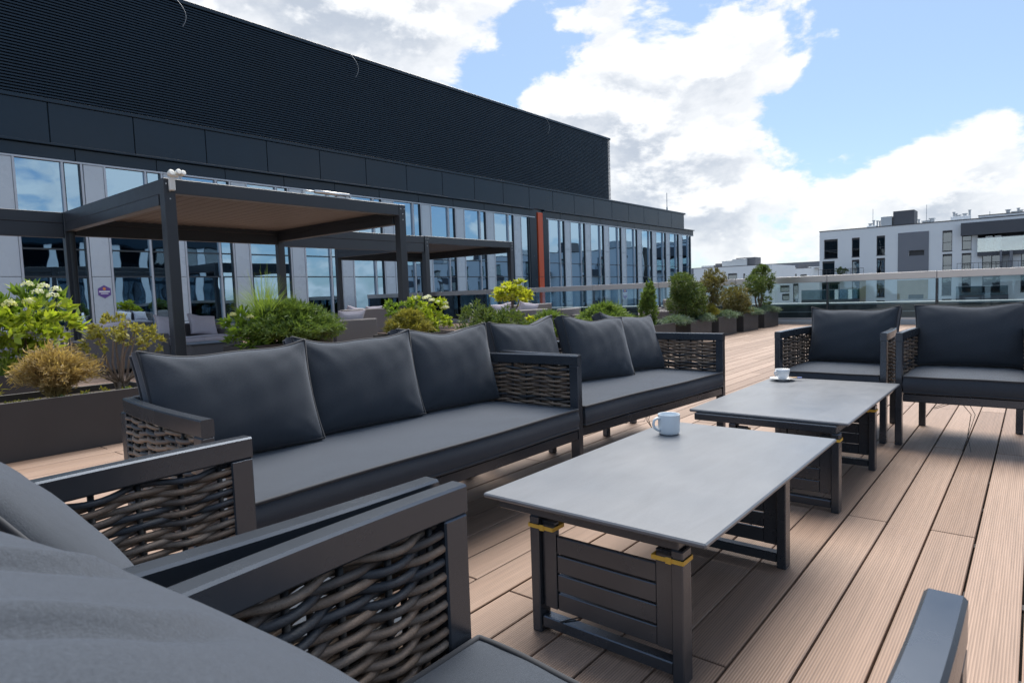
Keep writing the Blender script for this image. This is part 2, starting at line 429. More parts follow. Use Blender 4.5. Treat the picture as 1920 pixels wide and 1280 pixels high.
# ------------------------------------------------------------------ setting: ground and deck
g = box('ground', 'tarmac', None, -900, 2500, -1500, 1500, -22.5, -22); g['kind'] = 'structure'
TER_X1 = 17.25
deck = box('terrace_slab', 'underdeck', None, -4.5, 17.95, -4.2, 22.95, -22, -.06); deck['kind'] = 'structure'
deck_floor = box('deck_underlay', 'underdeck', None, -4.4, TER_X1, -4.0, 22.9, -.059, -.034); deck_floor['kind'] = 'structure'
PITCH, GAP, LEN = .15, .0068, 2.93
rowi = range(-27, 151)
pl = []
for rr in rowi:
    y0 = .313 + PITCH * rr + GAP / 2; x = (1.583 if rr % 2 == 0 else 2.977) - 3 * LEN
    while x < TER_X1:
        xa, xb = max(x, -4.3) + .0028, min(x + LEN, TER_X1) - .0028
        if xb - xa > .1: pl.append((xa, xb, y0))
        x += LEN
def seen(p):
    c = np.array([(p[0] + p[1]) / 2, p[2] + .07, 0])
    q = CAM @ (c - np.array([0, 0, EYE])); 
    return q[2] > .2 and p[1] > .3
near = sorted(pl, key=lambda p: (0 if seen(p) else 1, math.hypot(max(p[0], 0), p[2])))
keep = set(near[:296])
boards = {}
rest = MB()
for p in pl:
    L = round(p[1] - p[0], 3)
    if p in keep:
        if L not in boards:
            o = MB().box(0, L, 0, PITCH - GAP, -.024, 0, .0022).build('deck_board', 'deck_board', deck_floor); boards[L] = o
        else:
            o = share('deck_board', boards[L], deck_floor)
        o.location = (p[0], p[2], random.uniform(-.0006, .0006))
    else:
        rest.box(p[0], p[1], p[2], p[2] + PITCH - GAP, -.024, 0)
rest.build('deck_board_field', 'deck_board', deck_floor, kind='stuff')
# joists and clips glimpsed in the gaps
jm = None
for x in np.arange(-4, 17.2, .4885):
    b = (x + .117)
    if jm is None:
        jm = MB().box(-.02, .02, -4, 22.8, -.033, -.0250).build('joist', 'joist_grey', deck_floor); jm.location.x = b
    else: share('joist', jm, deck_floor, (b, 0, 0))

# ------------------------------------------------------------------ glass railing along the end of the terrace
RX = 17.45
rail = thing('glass_railing', 'long glass balustrade with brushed steel cap closing off the far end of the deck', 'railing', (RX, 0, 0))
posts = [1.77 + 2.31 * k for k in range(-3, 10)]
posts = [p for p in posts if -4.1 < p < 22.9]
for a, b in zip(posts[:-1], posts[1:]):
    box('glass_pane', 'rail_glass', rail, -.008, .008, a + .02, b - .02, .15, 1.06)
    box('cap_rail', 'rail_steel', rail, -.045, .045, a + .004, b - .004, 1.055, 1.22, .006)
for p in posts: box('post', 'parapet_dark', rail, .012, .075, p - .03, p + .03, .0, 1.05, .004)
kb = MB().box(-.2, .1, -4.1, 22.9, -.03, .095, .01)
kb.build('base_kerb', 'kerb_metal', rail)
MB().box(-.016, .016, -4.1, 22.9, .0955, .155, .003).build('shoe', 'rail_steel', rail)
par = thing('parapet', 'dark outer parapet wall with pale metal coping behind the glass balustrade', 'parapet', (RX + .3, 0, 0))
box('wall', 'parapet_dark', par, -.18, .2, -4.1, 22.9, -22, .47)
box('coping', 'kerb_metal', par, -.21, .28, -4.1, 22.9, .471, .52, .006)
for zc in (.30,): box('trim', 'kerb_metal', par, -.192, -.181, -4.1, 22.9, zc - .012, zc + .012)

# ------------------------------------------------------------------ dark office building on the left
FY = 23.0
off = thing('office_building', 'long dark office building with louvred attic, glass bays and pale vertical panels', 'building', (0, FY, 0))
XE, XL = 52.7, 39.1
PERIOD, X0 = 2.355, 7.08
def ob(name, mat, x0, x1, y0, y1, z0, z1, c=0): return box(name, mat, off, x0, x1, y0, y1, z0, z1, c)
ob('attic_core', 'parapet_dark', -8, 38.9, .35, 24, 7.3, 11.3)
ob('body', 'interior_dark', -8, 51.0, 7.0, 24, -22, 7.29)
ob('floor_plate', 'interior_floor', -8, 52.0, .12, 6.98, -.35, -.02)
ob('ceiling_plate', 'interior_grey', -8, 52.0, .12, 6.98, 5.62, 5.95)
ob('floor_plate', 'interior_grey', 17.5, 52.0, .12, 6.98, -3.4, -3.0)
# slats of the louvred attic
n = 45; z0, z1 = 7.38, 11.40; dz = (z1 - z0) / n; sl = None
for k in range(n):
    z = z0 + dz * (k + .5)
    if sl is None:
        vs = [(-8, .02, -.026), (-8, .02, .022), (-8, .13, .04), (-8, .13, -.008), (XL, .02, -.026), (XL, .02, .022), (XL, .13, .04), (XL, .13, -.008)]
        sl = MB().add(vs, [(0, 1, 2, 3), (7, 6, 5, 4), (0, 4, 5, 1), (1, 5, 6, 2), (2, 6, 7, 3), (3, 7, 4, 0)]).build('louvre_slat', 'louvre_metal', off)
        sl.location = (0, 0, z)
    else: share('louvre_slat', sl, off, (0, 0, z))
ob('louvre_backing', 'dark_mullion', -8, XL - .05, .2, .3, 7.36, 11.45)
ob('attic_coping', 'band_metal', -8, XL + .05, -.02, .4, 11.42, 11.56, .01)
sl2 = None
for k in range(n):
    z = z0 + dz * (k + .5)
    if sl2 is None: sl2 = ob('end_slat', 'louvre_metal', XL - .14, XL - .0, .18, 20, z - .024, z + .024)
    else: share('end_slat', sl2, off, (0, 0, k * dz))
# panelled band
for k in range(-6, 19):
    xa = 6.29 + 2.345 * k; xb = xa + 2.345
    xa, xb = max(xa, -8), min(xb, 51.1)
    if xb > xa + .1: ob('band_panel', 'band_metal', xa + .012, xb - .012, -.02, .12, 6.02, 7.22, .012)
ob('band_core', 'dark_mullion', -8, 51.05, .06, .34, 5.5, 7.22)
ob('band_coping', 'band_metal', -8, 51.15, -.06, .42, 7.225, 7.345, .012)
ob('ledge', 'band_metal', -8, 30.0, -.16, .05, 5.945, 6.015, .01)
ob('ledge', 'band_metal', 31.0, XE, -.16, .05, 5.945, 6.015, .01)
for k in range(-6, 20):
    xa = 6.9 + 2.355 * k; xb = xa + 2.355
    xa, xb = max(xa, -8), min(xb, XE)
    if xa < 30.3 < xb: xb = 30.2
    if xa < 31.3 < xb: xa = 31.3
    if xb > xa + .1: ob('fascia_panel', 'band_metal', xa + .01, xb - .01, -.035, .1, 5.555, 5.935, .008)
ob('roof', 'kerb_metal', -8, 52.0, .42, 24, 7.30, 7.33)
ob('end_wall', 'band_metal', 50.9, 51.08, .45, 24, -22, 7.22)
# glazing bays
panes = {}
def pane(x0, x1, z0, z1):
    w, h = round(x1 - x0, 3), round(z1 - z0, 3)
    if (w, h) not in panes:
        o = MB().box(0, w, 0, .02, 0, h).build('glass_pane', 'facade_glass', off); panes[(w, h)] = o
    else: o = share('glass_pane', panes[(w, h)], off)
    o.location = (x0, .045 + random.uniform(-.002, .002), z0); o.rotation_euler = (random.uniform(-.0016, .0016), 0, random.uniform(-.0028, .0028))
bars = {}
def mull(x, z0, z1, mat='mullion_metal', w=.062, y0=-.045):
    key = (round(z1 - z0, 3), mat, w, y0)
    if key not in bars: bars[key] = o = MB().box(-w / 2, w / 2, y0, .08, 0, z1 - z0, .006).build('mullion', mat, off)
    else: o = share('mullion', bars[key], off)
    o.location = (x, 0, z0)
def bay(x, zb):
    zt = 5.5
    lv = [zb, .0, 2.02, 2.86, zt] if zb < -.1 else [0.04, 2.02, 2.86, zt]
    # pale panel
    js = [zb, -.9, .48, 2.02, 3.75, zt] if zb < -1 else [.02, .48, 2.02, 3.75, zt]
    for a, b in zip(js[:-1], js[1:]): box('pale_panel', 'white_panel', off, x + .012, x + .555, -.03, .06, a + .008, b - .008, .006)
    mull(x + .595, zb, zt); mull(x + 1.80, zb, zt); mull(x + 2.31, zb, zt)
    mull(x + 1.80 + .045, zb, zt, 'dark_mullion', .03, -.03); mull(x + 2.31 - .045, zb, zt, 'dark_mullion', .03, -.03)
    for a, b in zip(lv[:-1], lv[1:]):
        pane(x + .63, x + 1.765, a + .02, b - .02); pane(x + 1.865, x + 2.245, a + .02, b - .02)
    for z in lv[1:-1]:
        box('transom', 'dark_mullion', off, x + .628, x + 1.767, -.01, .05, z - .022, z + .022); box('transom', 'dark_mullion', off, x + 1.862, x + 2.248, -.01, .05, z - .022, z + .022)
for k in range(-5, 10):
    x = X0 + PERIOD * k
    if x + 2.3 > 30.2:
        box('pale_panel', 'white_panel', off, x + .012, x + .555, -.03, .06, -3, 2.01, .006); box('pale_panel', 'white_panel', off, x + .012, x + .555, -.03, .06, 2.03, 5.49, .006)
        mull(x + .595, -3, 5.5); mull(29.62, -3, 5.5, 'dark_mullion', .08, -.03)
        for a, b in ((-3, 0), (0, 2.02), (2.02, 2.86), (2.86, 5.5)): pane(x + .63, 29.57, a + .02, b - .02)
        break
    bay(x, 0.0 if x < 17 else -3.0)
xr = 31.45 - .62
for k in range(0, 9):
    bay(31.45 - .50 + 2.36 * k, -3.0)
ob('head_frame', 'mullion_metal', -8, 30.2, -.05, .08, 5.5, 5.552)
ob('head_frame', 'mullion_metal', 31.3, XE, -.05, .08, 5.5, 5.552)
ob('sill_frame', 'kerb_metal', -8, 17.3, -.06, .1, -.02, .035)
ob('reveal', 'band_metal', 29.7, 30.34, -.04, .12, -3, 5.93); ob('reveal', 'band_metal', 30.98, 31.5, -.04, .12, -3, 5.93)
ob('orange_fin', 'orange_panel', 30.42, 30.9, -.1, .2, 2.03, 5.82, .01); ob('orange_fin', 'orange_panel', 30.42, 30.9, -.1, .2, -3, 2.01, .01)
ob('fin_surround', 'dark_mullion', 30.345, 30.975, .0, .3, -3, 5.93)
ob('lower_wall', 'band_metal', 17.5, XE, -.02, .12, -22, -3.05)
for k in range(3):      # corner return
    ya = .2 + k * 2.36
    p = box('glass_pane', 'facade_glass', off, XE - .15, XE - .13, ya, ya + 1.6, -3, 5.5); box('pale_panel', 'white_panel', off, XE - .16, XE - .1, ya + 1.62, ya + 2.3, -3, 5.5)
# aerials and slack cables on the attic
MB().tube([(49.0, .6, 7.3), (49.0, .6, 8.9)], .03, 5).tube([(49.0, .6, 7.3), (49.0, .6, 7.75)], .07, 5).build('aerial', 'roof_metal', off)
for px, py in ((325, 0), (655, 105), (1020, 225), (1135, 262)):
    b = on_y(px, py, FY)
    MB().tube([(b[0] + .9 * math.sin(s * 2.4) * .35, -.06 - .12 * math.sin(s * 3), 11.55 - s * .95) for s in np.linspace(0, 1, 9)], .008, 4).build('attic_cable', 'kerb_metal', off)
# things seen dimly behind the glass
for x, y, z in ((9.3, 2.2, 2.05), (12.2, 3.0, 2.05), (6.4, 2.6, 2.2)):
    lt = thing('pendant_lamp', 'domed pendant lamp hanging inside the office behind the glass', 'lamp', (x, FY + y, z), 0, 'lamps inside the office')
    MB().lathe([(.03, .34), (.08, .32), (.20, .2), (.26, .02), (.25, 0.02), (.19, .19), (.07, .3)]).build('lamp_shade', 'lamp_shade', lt, True)
    MB().tube([(0, 0, .32), (0, 0, 5.62 - z)], .012, 5).build('cord', 'cable_black', lt)
for i, (x, y) in enumerate(((7.0, 1.4), (8.4, 1.8), (9.0, 1.5), (11.4, 1.7), (6.2, 1.9))):
    ct = thing('cafe_chair', 'white shell chair standing inside the office behind the glass', 'chair', (x, FY + y, 0), random.uniform(-2, 2), 'white chairs inside the office')
    MB().box(-.22, .22, -.22, .22, .43, .46, .01).build('seat', 'chair_white', ct); MB().box(-.22, .22, .2, .23, .5, .85, .01).build('backrest', 'chair_white', ct)
    for sx in (-.18, .18):
        for sy in (-.18, .18): MB().tube([(sx, sy, 0), (sx * .8, sy * .8, .44)], .012, 5).build('leg', 'chair_white', ct)
# purple hexagonal stickers on two pale panels
for (px, py, rad, where) in ((196, 547, .21, 'on the pale panel behind the near pergola'), (1172, 550, .42, 'on the facade beyond the glass balustrade')):
    b = on_y(px, py, FY - .04)
    st = thing('window_sticker', 'purple hexagonal sticker with white lettering ' + where, 'sticker', (b[0], FY - .034, b[2]))
    hx = [(rad * math.sin(k * math.pi / 3), rad * math.cos(k * math.pi / 3)) for k in range(6)]
    vs = [(x, 0, z) for x, z in hx] + [(x, -.006, z) for x, z in hx]
    MB().add(vs, [tuple(range(6)), tuple(range(11, 5, -1))] + [(k, (k + 1) % 6, 6 + (k + 1) % 6, 6 + k) for k in range(6)]).build('plate', 'sticker_purple', st)
    dt = MB().lathe([(0.001, 0), (rad * .22, 0)], n=14).build('dot', 'sticker_orange', st)
    dt.rotation_euler = (R_(90), 0, 0); dt.location = (0, -.009, rad * .45)
    MB().box(-rad * .72, rad * .72, -.009, -.0065, -rad * .08, rad * .14).build('lettering', 'sticker_white', st)
    MB().box(-rad * .5, rad * .5, -.009, -.0065, -rad * .34, -rad * .2).build('lettering', 'sticker_white', st)

# the opposite wing behind the viewpoint, mirrored in the glass bays
wing = thing('office_wing', 'opposite office wing with pale columns and dark glass, mirrored in the glass bays', 'building', (0, -15, 0))
box('body', 'band_metal', wing, -6, 30, -12, -.1, -22, 7.6)
for k in range(15):
    x = -5.5 + 2.36 * k
    box('pale_panel', 'white_panel', wing, x, x + .6, -.1, .02, -6, 6.4)
    box('glass_pane', 'window_glass', wing, x + .66, x + 2.3, -.06, -.02, .2, 3.0); box('glass_pane', 'window_glass', wing, x + .66, x + 2.3, -.06, -.02, 3.3, 6.3)
box('fascia', 'band_metal', wing, -6, 30, -.12, .06, 6.42, 7.65)
box('stair_tower', 'render_grey', wing, 9, 13, -8, -1, 7.6, 12.5)

# ------------------------------------------------------------------ white housing across the street
BX = 95.0
def pxb(u, v, X=BX):
    p = on_x(1520 + u / 4.8, 380 + v / 4.8, X); return p[1], p[2]
apt = thing('apartment_building', 'white apartment block with grey wall panel, tall dark windows and glass balconies', 'building', (BX, 0, 0))
def rect(u0, v0, u1, v1):
    y1, z1 = pxb(u0, v0); y0, z0 = pxb(u1, v1)
    return y0, y1, z0, z1
yl = pxb(80, 265)[0]; zt = pxb(80, 265)[1]
def wall_with_holes(holes, y0, y1, z0, z1, t, mat, parent, name='wall'):
    """front wall (facing -X) built as strips round rectangular openings"""
    ys = sorted({y0, y1, *[h[0] for h in holes], *[h[1] for h in holes]}); zs = sorted({z0, z1, *[h[2] for h in holes], *[h[3] for h in holes]})
    ys = [y for y in ys if y0 <= y <= y1]; zs = [z for z in zs if z0 <= z <= z1]
    mb = MB(); idx = {}
    def V(y, z, x):
        if (y, z, x) not in idx: idx[(y, z, x)] = len(mb.v); mb.v.append((x, y, z))
        return idx[(y, z, x)]
    def solid(i, j):
        if not (0 <= i < len(ys) - 1 and 0 <= j < len(zs) - 1): return False
        cy, cz = (ys[i] + ys[i + 1]) / 2, (zs[j] + zs[j + 1]) / 2
        return not any(h[0] < cy < h[1] and h[2] < cz < h[3] for h in holes)
    for i in range(len(ys) - 1):
        for j in range(len(zs) - 1):
            if not solid(i, j): continue
            a, b, c, d_ = ys[i], ys[i + 1], zs[j], zs[j + 1]
            mb.f.append((V(a, c, 0), V(a, d_, 0), V(b, d_, 0), V(b, c, 0))); mb.f.append((V(a, c, t), V(b, c, t), V(b, d_, t), V(a, d_, t)))
            if not solid(i - 1, j): mb.f.append((V(a, c, 0), V(a, c, t), V(a, d_, t), V(a, d_, 0)))
            if not solid(i + 1, j): mb.f.append((V(b, c, 0), V(b, d_, 0), V(b, d_, t), V(b, c, t)))
            if not solid(i, j - 1): mb.f.append((V(a, c, 0), V(b, c, 0), V(b, c, t), V(a, c, t)))
            if not solid(i, j + 1): mb.f.append((V(a, d_, 0), V(a, d_, t), V(b, d_, t), V(b, d_, 0)))
    return mb.build(name, mat, parent)
cols = [(370, 440, 318, 485), (593, 668, 300, 470), (1187, 1272, 253, 433), (1363, 1447, 240, 420)]
wins = [(120, 335, 243, 498), (370, 318, 440, 485), (593, 300, 668, 470), (1187, 253, 1272, 433), (1363, 240, 1447, 420),
        (105, 530, 215, 690), (370, 515, 437, 675), (593, 500, 668, 655), (1187, 463, 1270, 640), (1360, 455, 1443, 640), (1545, 440, 1712, 635), (1895, 425, 1990, 630),
        (593, 690, 665, 848), (1180, 665, 1265, 832), (1360, 660, 1440, 800), (1545, 655, 1703, 800), (1890, 650, 1985, 800), (370, 695, 440, 900), (100, 720, 260, 900),
        (590, 880, 665, 1040), (1180, 866, 1265, 1030)]
slots = [(883, 432, 1022, 472), (878, 828, 1015, 865)]
rec = rect(1505, 230, 2300, 440)
holes = [rect(*w) for w in wins] + [rect(*w) for w in slots] + [rec]
YR = pxb(2300, 200)[0]
wall_with_holes(holes, YR, yl, -22, zt, .35, 'render_white', apt)
box('core', 'interior_dark', apt, 2.2, 14, YR, yl - .3, -22, zt - .4)
box('side_wall', 'render_white', apt, .35, 14, yl - .3, yl - .002, -22, zt)
box('roof', 'roof_metal', apt, .36, 14, YR, yl - .31, zt - .39, zt - .1)
box('coping', 'window_frame', apt, -.06, .42, YR, yl + .06, zt + .002, zt + .1)
upper = pxb(1510, 140)
box('penthouse_wall', 'render_white', apt, .02, 10, YR, upper[0], zt + .11, upper[1] + .25)
box('penthouse_coping', 'window_frame', apt, -.03, 10, YR, upper[0] + .05, upper[1] + .252, upper[1] + .33)
for i, w in enumerate(wins):
    y0, y1, z0, z1 = rect(*w)
    wd = box('window', 'window_frame', apt, .14, .22, y0, y1, z1 - .26, z1)              # shutter box
    MB().box(.18, .26, y0, y0 + .07, z0, z1 - .262).box(.18, .26, y1 - .07, y1, z0, z1 - .262).box(.18, .26, y0 + .071, y1 - .071, z0, z0 + .07).box(.18, .26, y0 + .071, y1 - .071, z0 + .41 * (z1 - z0), z0 + .41 * (z1 - z0) + .07).build('frame', 'window_frame', wd)
    if y1 - y0 > 1.8: box('frame', 'window_frame', wd, .181, .259, (y0 + y1) / 2 - .04, (y0 + y1) / 2 + .04, z0 + .071, z1 - .263)
    box('pane', 'window_glass', wd, .22, .235, y0 + .071, y1 - .071, z0 + .071, z1 - .264)
    box('blind', 'interior_grey' if i % 3 else 'chair_white', wd, .8, .83, y0 - .2, y1 + .2, z0 + (.1 if i % 2 else .5) * (z1 - z0), z1)
    box('sill', 'window_frame', wd, -.06, .2, y0 - .03, y1 + .03, z0 - .06, z0 - .001)
for w in slots:
    y0, y1, z0, z1 = rect(*w); box('slot_window', 'window_frame', apt, .25, .3, y0, y1, z0, z1)
y0, y1, z0, z1 = rect(787, 275, 1060, 660); hs = [rect(*slots[0])]
wall_with_holes(hs, y0, y1, z0, z1, .055, 'render_grey', apt, 'grey_panel').location.x = -.06
y0, y1, z0, z1 = rect(780, 700, 1055, 865); hs = [rect(*slots[1])]
wall_with_holes(hs, y0, y1, z0, z1, .055, 'stone_beige', apt, 'stone_panel').location.x = -.06
y0, y1, z0, z1 = rect(442, 690, 495, 1100); box('stone_pilaster', 'stone_beige', apt, -.07, -.003, y0, y1, z0, z1)
# recessed balcony and projecting balconies
y0, y1, z0, z1 = rec
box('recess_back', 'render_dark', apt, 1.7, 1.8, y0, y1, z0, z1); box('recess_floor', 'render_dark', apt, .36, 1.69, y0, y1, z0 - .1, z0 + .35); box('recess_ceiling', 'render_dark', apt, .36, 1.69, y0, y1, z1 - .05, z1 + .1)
for u0, u1 in ((1560, 1636), (1646, 1716), (1910, 2000)):
    a, b, c, d_ = rect(u0, 250, u1, 425); box('window', 'window_frame', apt, 1.6, 1.69, a, b, c, d_); box('pane', 'window_glass', apt, 1.57, 1.59, a + .08, b - .08, c + .08, d_ - .08)
a, b, c, d_ = rect(1358, 190, 2300, 236); box('fascia', 'render_dark', apt, -.9, -.02, a, b, c, d_)
def balcony(u0, u1, vt, vb, vs, dep, glassy=True, name='balcony'):
    a, b, c, d_ = rect(u0, vt, u1, vb)
    bb = box(name, 'render_dark', apt, -dep, -.02, a, b, rect(u0, vb, u1, vs)[2], c)
    if glassy:
        box('balustrade', 'balcony_glass', bb, -dep + .02, -dep + .05, a, b, c + .001, d_)
        box('handrail', 'roof_metal', bb, -dep - .01, -dep + .07, a, b, d_ + .001, d_ + .05)
    else:
        mb = MB().box(-dep, -dep + .05, a, b, d_ - .05, d_)
        for y in np.linspace(a, b - .05, int((b - a) / .55) + 2): mb.box(-dep, -dep + .04, y, y + .035, c, d_ - .051)
        mb.build('balustrade', 'window_frame', bb)
balcony(1505, 2300, 325, 402, 440, .5); balcony(1325, 2300, 548, 600, 622, 1.4, False); balcony(1318, 1780, 755, 826, 872, 1.5)
balcony(90, 495, 605, 652, 672, 1.3, False); balcony(-60, 440, 790, 862, 905, 1.3)
for (u0, u1) in ((1712, 1718), (1800, 1812)): 
    a, b, c, d_ = rect(u0, 430, u1, 595); box('divider', 'render_grey', apt, -1.3, -.02, a - .05, b + .05, c, d_)
y_, z_ = pxb(293, 600)
pb = thing('balcony_shrub', 'round green potted shrub on a balcony of the white apartment block', 'plant', (BX - .8, y_, z_ - 1.2))
# roof plant of the apartment block
def roofbox(u0, u1, v0, v1, x0, x1, mat, name='roof_box', par=None):
    a, b, c, d_ = rect(u0, v0, u1, v1)
    return box(name, mat, par or apt, x0, x1, a, b, min(c, zt), d_, .02)
roofbox(712, 905, 66, 205, 2.5, 5.5, 'render_dark', 'stair_box'); roofbox(603, 702, 118, 212, 2.2, 4.5, 'roof_metal', 'air_handler')
roofbox(476, 560, 203, 228, 2, 4, 'render_white', 'chimney'); roofbox(1243, 1420, 118, 160, 2, 4, 'render_white', 'chimney'); roofbox(1785, 1930, 88, 112, 2, 4, 'render_white', 'chimney')
for u, v0, v1, rr in ((532, 155, 205, .13), (565, 158, 220, .1), (588, 160, 215, .1), (500, 185, 205, .18), (948, 145, 185, .1), (995, 160, 180, .2), (1035, 155, 178, .2), (1070, 135, 170, .25), (1270, 78, 125, .12), (1292, 92, 125, .1), (1315, 105, 120, .18), (1370, 92, 120, .2), (1415, 58, 140, .12), (1770, 55, 110, .2), (1825, 72, 95, .2), (1865, 40, 95, .12), (1885, 58, 90, .2)):
    y, z1_ = pxb(u, v0); _, z0_ = pxb(u, v1)
    MB().tube([(2.6, y, min(z0_, zt) - .1), (2.6, y, z1_)], rr, 8).tube([(2.6, y, z1_ + .01), (2.6, y, z1_ + .12)], rr * 1.5, 8).build('vent_pipe', 'roof_metal', apt)
for u, v in ((520, 40), (1015, 0), (1600, 60)):
    y, z1_ = pxb(u, v); MB().tube([(3, y, zt - .3), (3, y, z1_)], .03, 4).build('aerial', 'roof_metal', apt)
# the neighbouring block further along the street
nb_ = thing('apartment_building', 'second white apartment block in line with the first, mirrored in the office glass', 'building', (BX, 0, 0))
zr = [rect(593, 300, 668, 470)[2:], rect(593, 500, 668, 655)[2:], rect(593, 690, 665, 848)[2:], rect(590, 880, 665, 1040)[2:]]
Y1_ = YR - 2; Y0n = YR - 62; hs = []
for k in range(15):
    yy = Y1_ - 3 - 4 * k
    for j, (a, b) in enumerate(zr): hs.append((yy - (1.9 if k % 3 == 1 else 1.1), yy, a - (.3 if k % 3 == 1 else 0), b))
wall_with_holes(hs, Y0n, Y1_, -22, zt, .35, 'render_white', nb_)
box('core', 'interior_dark', nb_, 1.0, 14, Y0n, Y1_ - .1, -22, zt - .1); box('coping', 'window_frame', nb_, -.06, .42, Y0n, Y1_, zt + .002, zt + .1)
for i, (a, b, c, d_) in enumerate(hs):
    w_ = box('window', 'window_frame', nb_, .16, .22, a, b, d_ - .3, d_); box('pane', 'window_glass', w_, .2, .22, a, b, c, d_ - .31)
    if b - a > 1.5: box('balcony', 'render_dark', nb_, -1.3, -.01, a - .8, b + .8, c - .3, c + .75)
for k in range(5): box('roof_box', 'render_dark' if k % 2 else 'roof_metal', nb_, 3, 6, Y1_ - 8 - 11 * k, Y1_ - 5 - 11 * k, zt + .11, zt + 1.6 + .5 * (k % 2))
# farther white blocks: each with roof plant and windows
def q5(u, v, X): 
    p = on_x(1260 + u / 2.909, 360 + v / 2.909, X); return p[1], p[2]
def far_block(X, u0, u1, v0, wins_, label, boxes, mat='render_white', depth=18):
    yb, zt_ = q5(u0, v0, X); ya, _ = q5(u1, v0, X)
    bl = thing('far_building', label, 'building', (X, 0, 0))
    hs = []
    for w in wins_:
        b_, d_ = q5(w[0], w[1], X); a_, c_ = q5(w[2], w[3], X); hs.append((a_, b_, c_, d_))
    wall_with_holes(hs, ya, yb, -22, zt_, .4, mat, bl)
    box('side_wall', mat, bl, .401, depth, ya, yb, -22, zt_ - .01)
    for a_, b_, c_, d_ in hs:
        wd = box('window', 'window_frame', bl, .2, .3, a_, b_, c_, d_); box('pane', 'window_glass', wd, .17, .19, a_ + .12, b_ - .12, c_ + .12, d_ - .4)
    box('coping', 'window_frame', bl, -.06, .5, ya, yb, zt_ + .002, zt_ + .12)
    for (bu0, bv0, bu1, m_) in boxes:
        b_, d_ = q5(bu0, bv0, X); a_, _ = q5(bu1, bv0, X)
        box('roof_plant', m_, bl, 3 + random.random(), 7 + random.random() * 3, a_, b_, zt_ + .01, d_, .03)
    return bl
far_block(150, 118, 545, 418, [(305, 445, 355, 478), (388, 445, 399, 474), (427, 444, 470, 472), (478, 444, 522, 472), (150, 500, 200, 540), (250, 505, 300, 545), (427, 520, 500, 550)],
          'low white block with ribbed roof plant beside the end of the office building', [(243, 376, 300, 'roof_metal'), (302, 366, 382, 'roof_metal'), (318, 359, 424, 'render_dark'), (133, 402, 200, 'roof_metal'), (205, 390, 232, 'render_dark'), (440, 405, 460, 'roof_metal')])
far_block(210, 530, 760, 425, [(560, 445, 600, 465), (640, 448, 680, 470), (700, 450, 735, 470)],
          'distant white block with small dark roof cabin left of the apartment block', [(672, 394, 717, 'render_dark'), (575, 413, 640, 'roof_metal'), (725, 408, 790, 'roof_metal'), (610, 418, 660, 'render_white')])
far_block(120, 560, 700, 488, [(590, 510, 640, 545), (600, 555, 640, 590), (660, 500, 690, 600)], 'white terrace house with dark balcony recess in front of the distant block', [(600, 470, 640, 'roof_metal')], depth=8)
far_block(330, -300, 900, 440, [], 'long grey block low on the horizon behind the white blocks', [(300, 425, 420, 'render_dark')], 'render_grey', 30)

# ------------------------------------------------------------------ pergolas
slat_me = gap_shade_me = None
def pergola(X0_, Y0_, X1_, Y1_, label, links=()):
    global slat_me, gap_shade_me
    pg = thing('pergola', label, 'pergola', (X0_, Y0_, 0)); w, h = X1_ - X0_, Y1_ - Y0_
    for x, y in ((0, 0), (w, 0), (0, h), (w, h)):
        p = box('post', 'pergola_metal', pg, x - .08, x + .08, y - .08, y + .08, 0, 2.84, .006)
        box('foot_plate', 'pergola_metal', p, x - .11, x + .11, y - .11, y + .11, .001, .02, .003)
        if y == 0:
            for dx, z in ((-.045, 2.76), (.045, 2.76), (0, 2.66), (0, 2.55)): MB().tube([(x + dx, y - .079, z), (x + dx, y - .087, z)], .011, 8).build('bolt', 'aluminium', p)
    for y in (0, h): box('beam', 'pergola_metal', pg, .081, w - .081, y - .07, y + .07, 2.63, 2.838, .005)
    for x in (0, w): box('beam', 'pergola_metal', pg, x - .07, x + .07, .081, h - .081, 2.63, 2.838, .005)
    for x in (0, w): box('screen_cassette', 'pergola_metal', pg, x - .075, x + .065, .14, h - .09, 2.47, 2.628, .005)
    box('screen_cassette', 'pergola_metal', pg, .09, w - .09, h - .06, h + .06, 2.40, 2.628, .005)
    box('gutter', 'aluminium', pg, .1, w - .1, -.02, .0, 2.8385, 2.856)
    n = int(w / .2); m_ = None
    for k in range(n):
        x = .09 + (w - .18) * (k + .5) / n
        if slat_me is None:
            slat_me = MB().box(-.09, .076, .075, h - .075, 0, .06, .004).build('roof_slat', 'roof_slat', pg); slat_me.location = (x, 0, 2.72); slat_me.rotation_euler = (0, R_(3), 0); gap_shade_me = MB().box(.0765, .108, .08, h - .08, .045, .055).build('slat_gap_shade', 'dark_mullion', slat_me)  # dark strip beside each slat, its colour standing in for the shaded recess
        else: share('slat_gap_shade', gap_shade_me, share('roof_slat', slat_me, pg, (x, 0, 2.72), (0, R_(3), 0)))
    for a, b, y in links:
        box('link_beam', 'pergola_metal', pg, a - X0_, b - X0_, y - Y0_ - .06, y - Y0_ + .06, 2.63, 2.83, .005); box('link_cassette', 'pergola_metal', pg, a - X0_, b - X0_, y - Y0_ - .05, y - Y0_ + .07, 2.36, 2.628, .005)
    return pg
p1 = pergola(4.05, 9.75, 8.42, 14.2, 'dark metal pergola with brown slatted roof standing over wicker sofas, floodlight on its corner', [(-1.5, 3.96, 14.2), (8.51, 13.1, 14.2)])
pergola(13.2, 14.2, 17.2, 18.6, 'dark metal pergola beside the orange fin and the glass balustrade')
box('side_screen', 'dark_mullion', p1, -.02, .02, 4.28, 4.37, 0, 2.46)
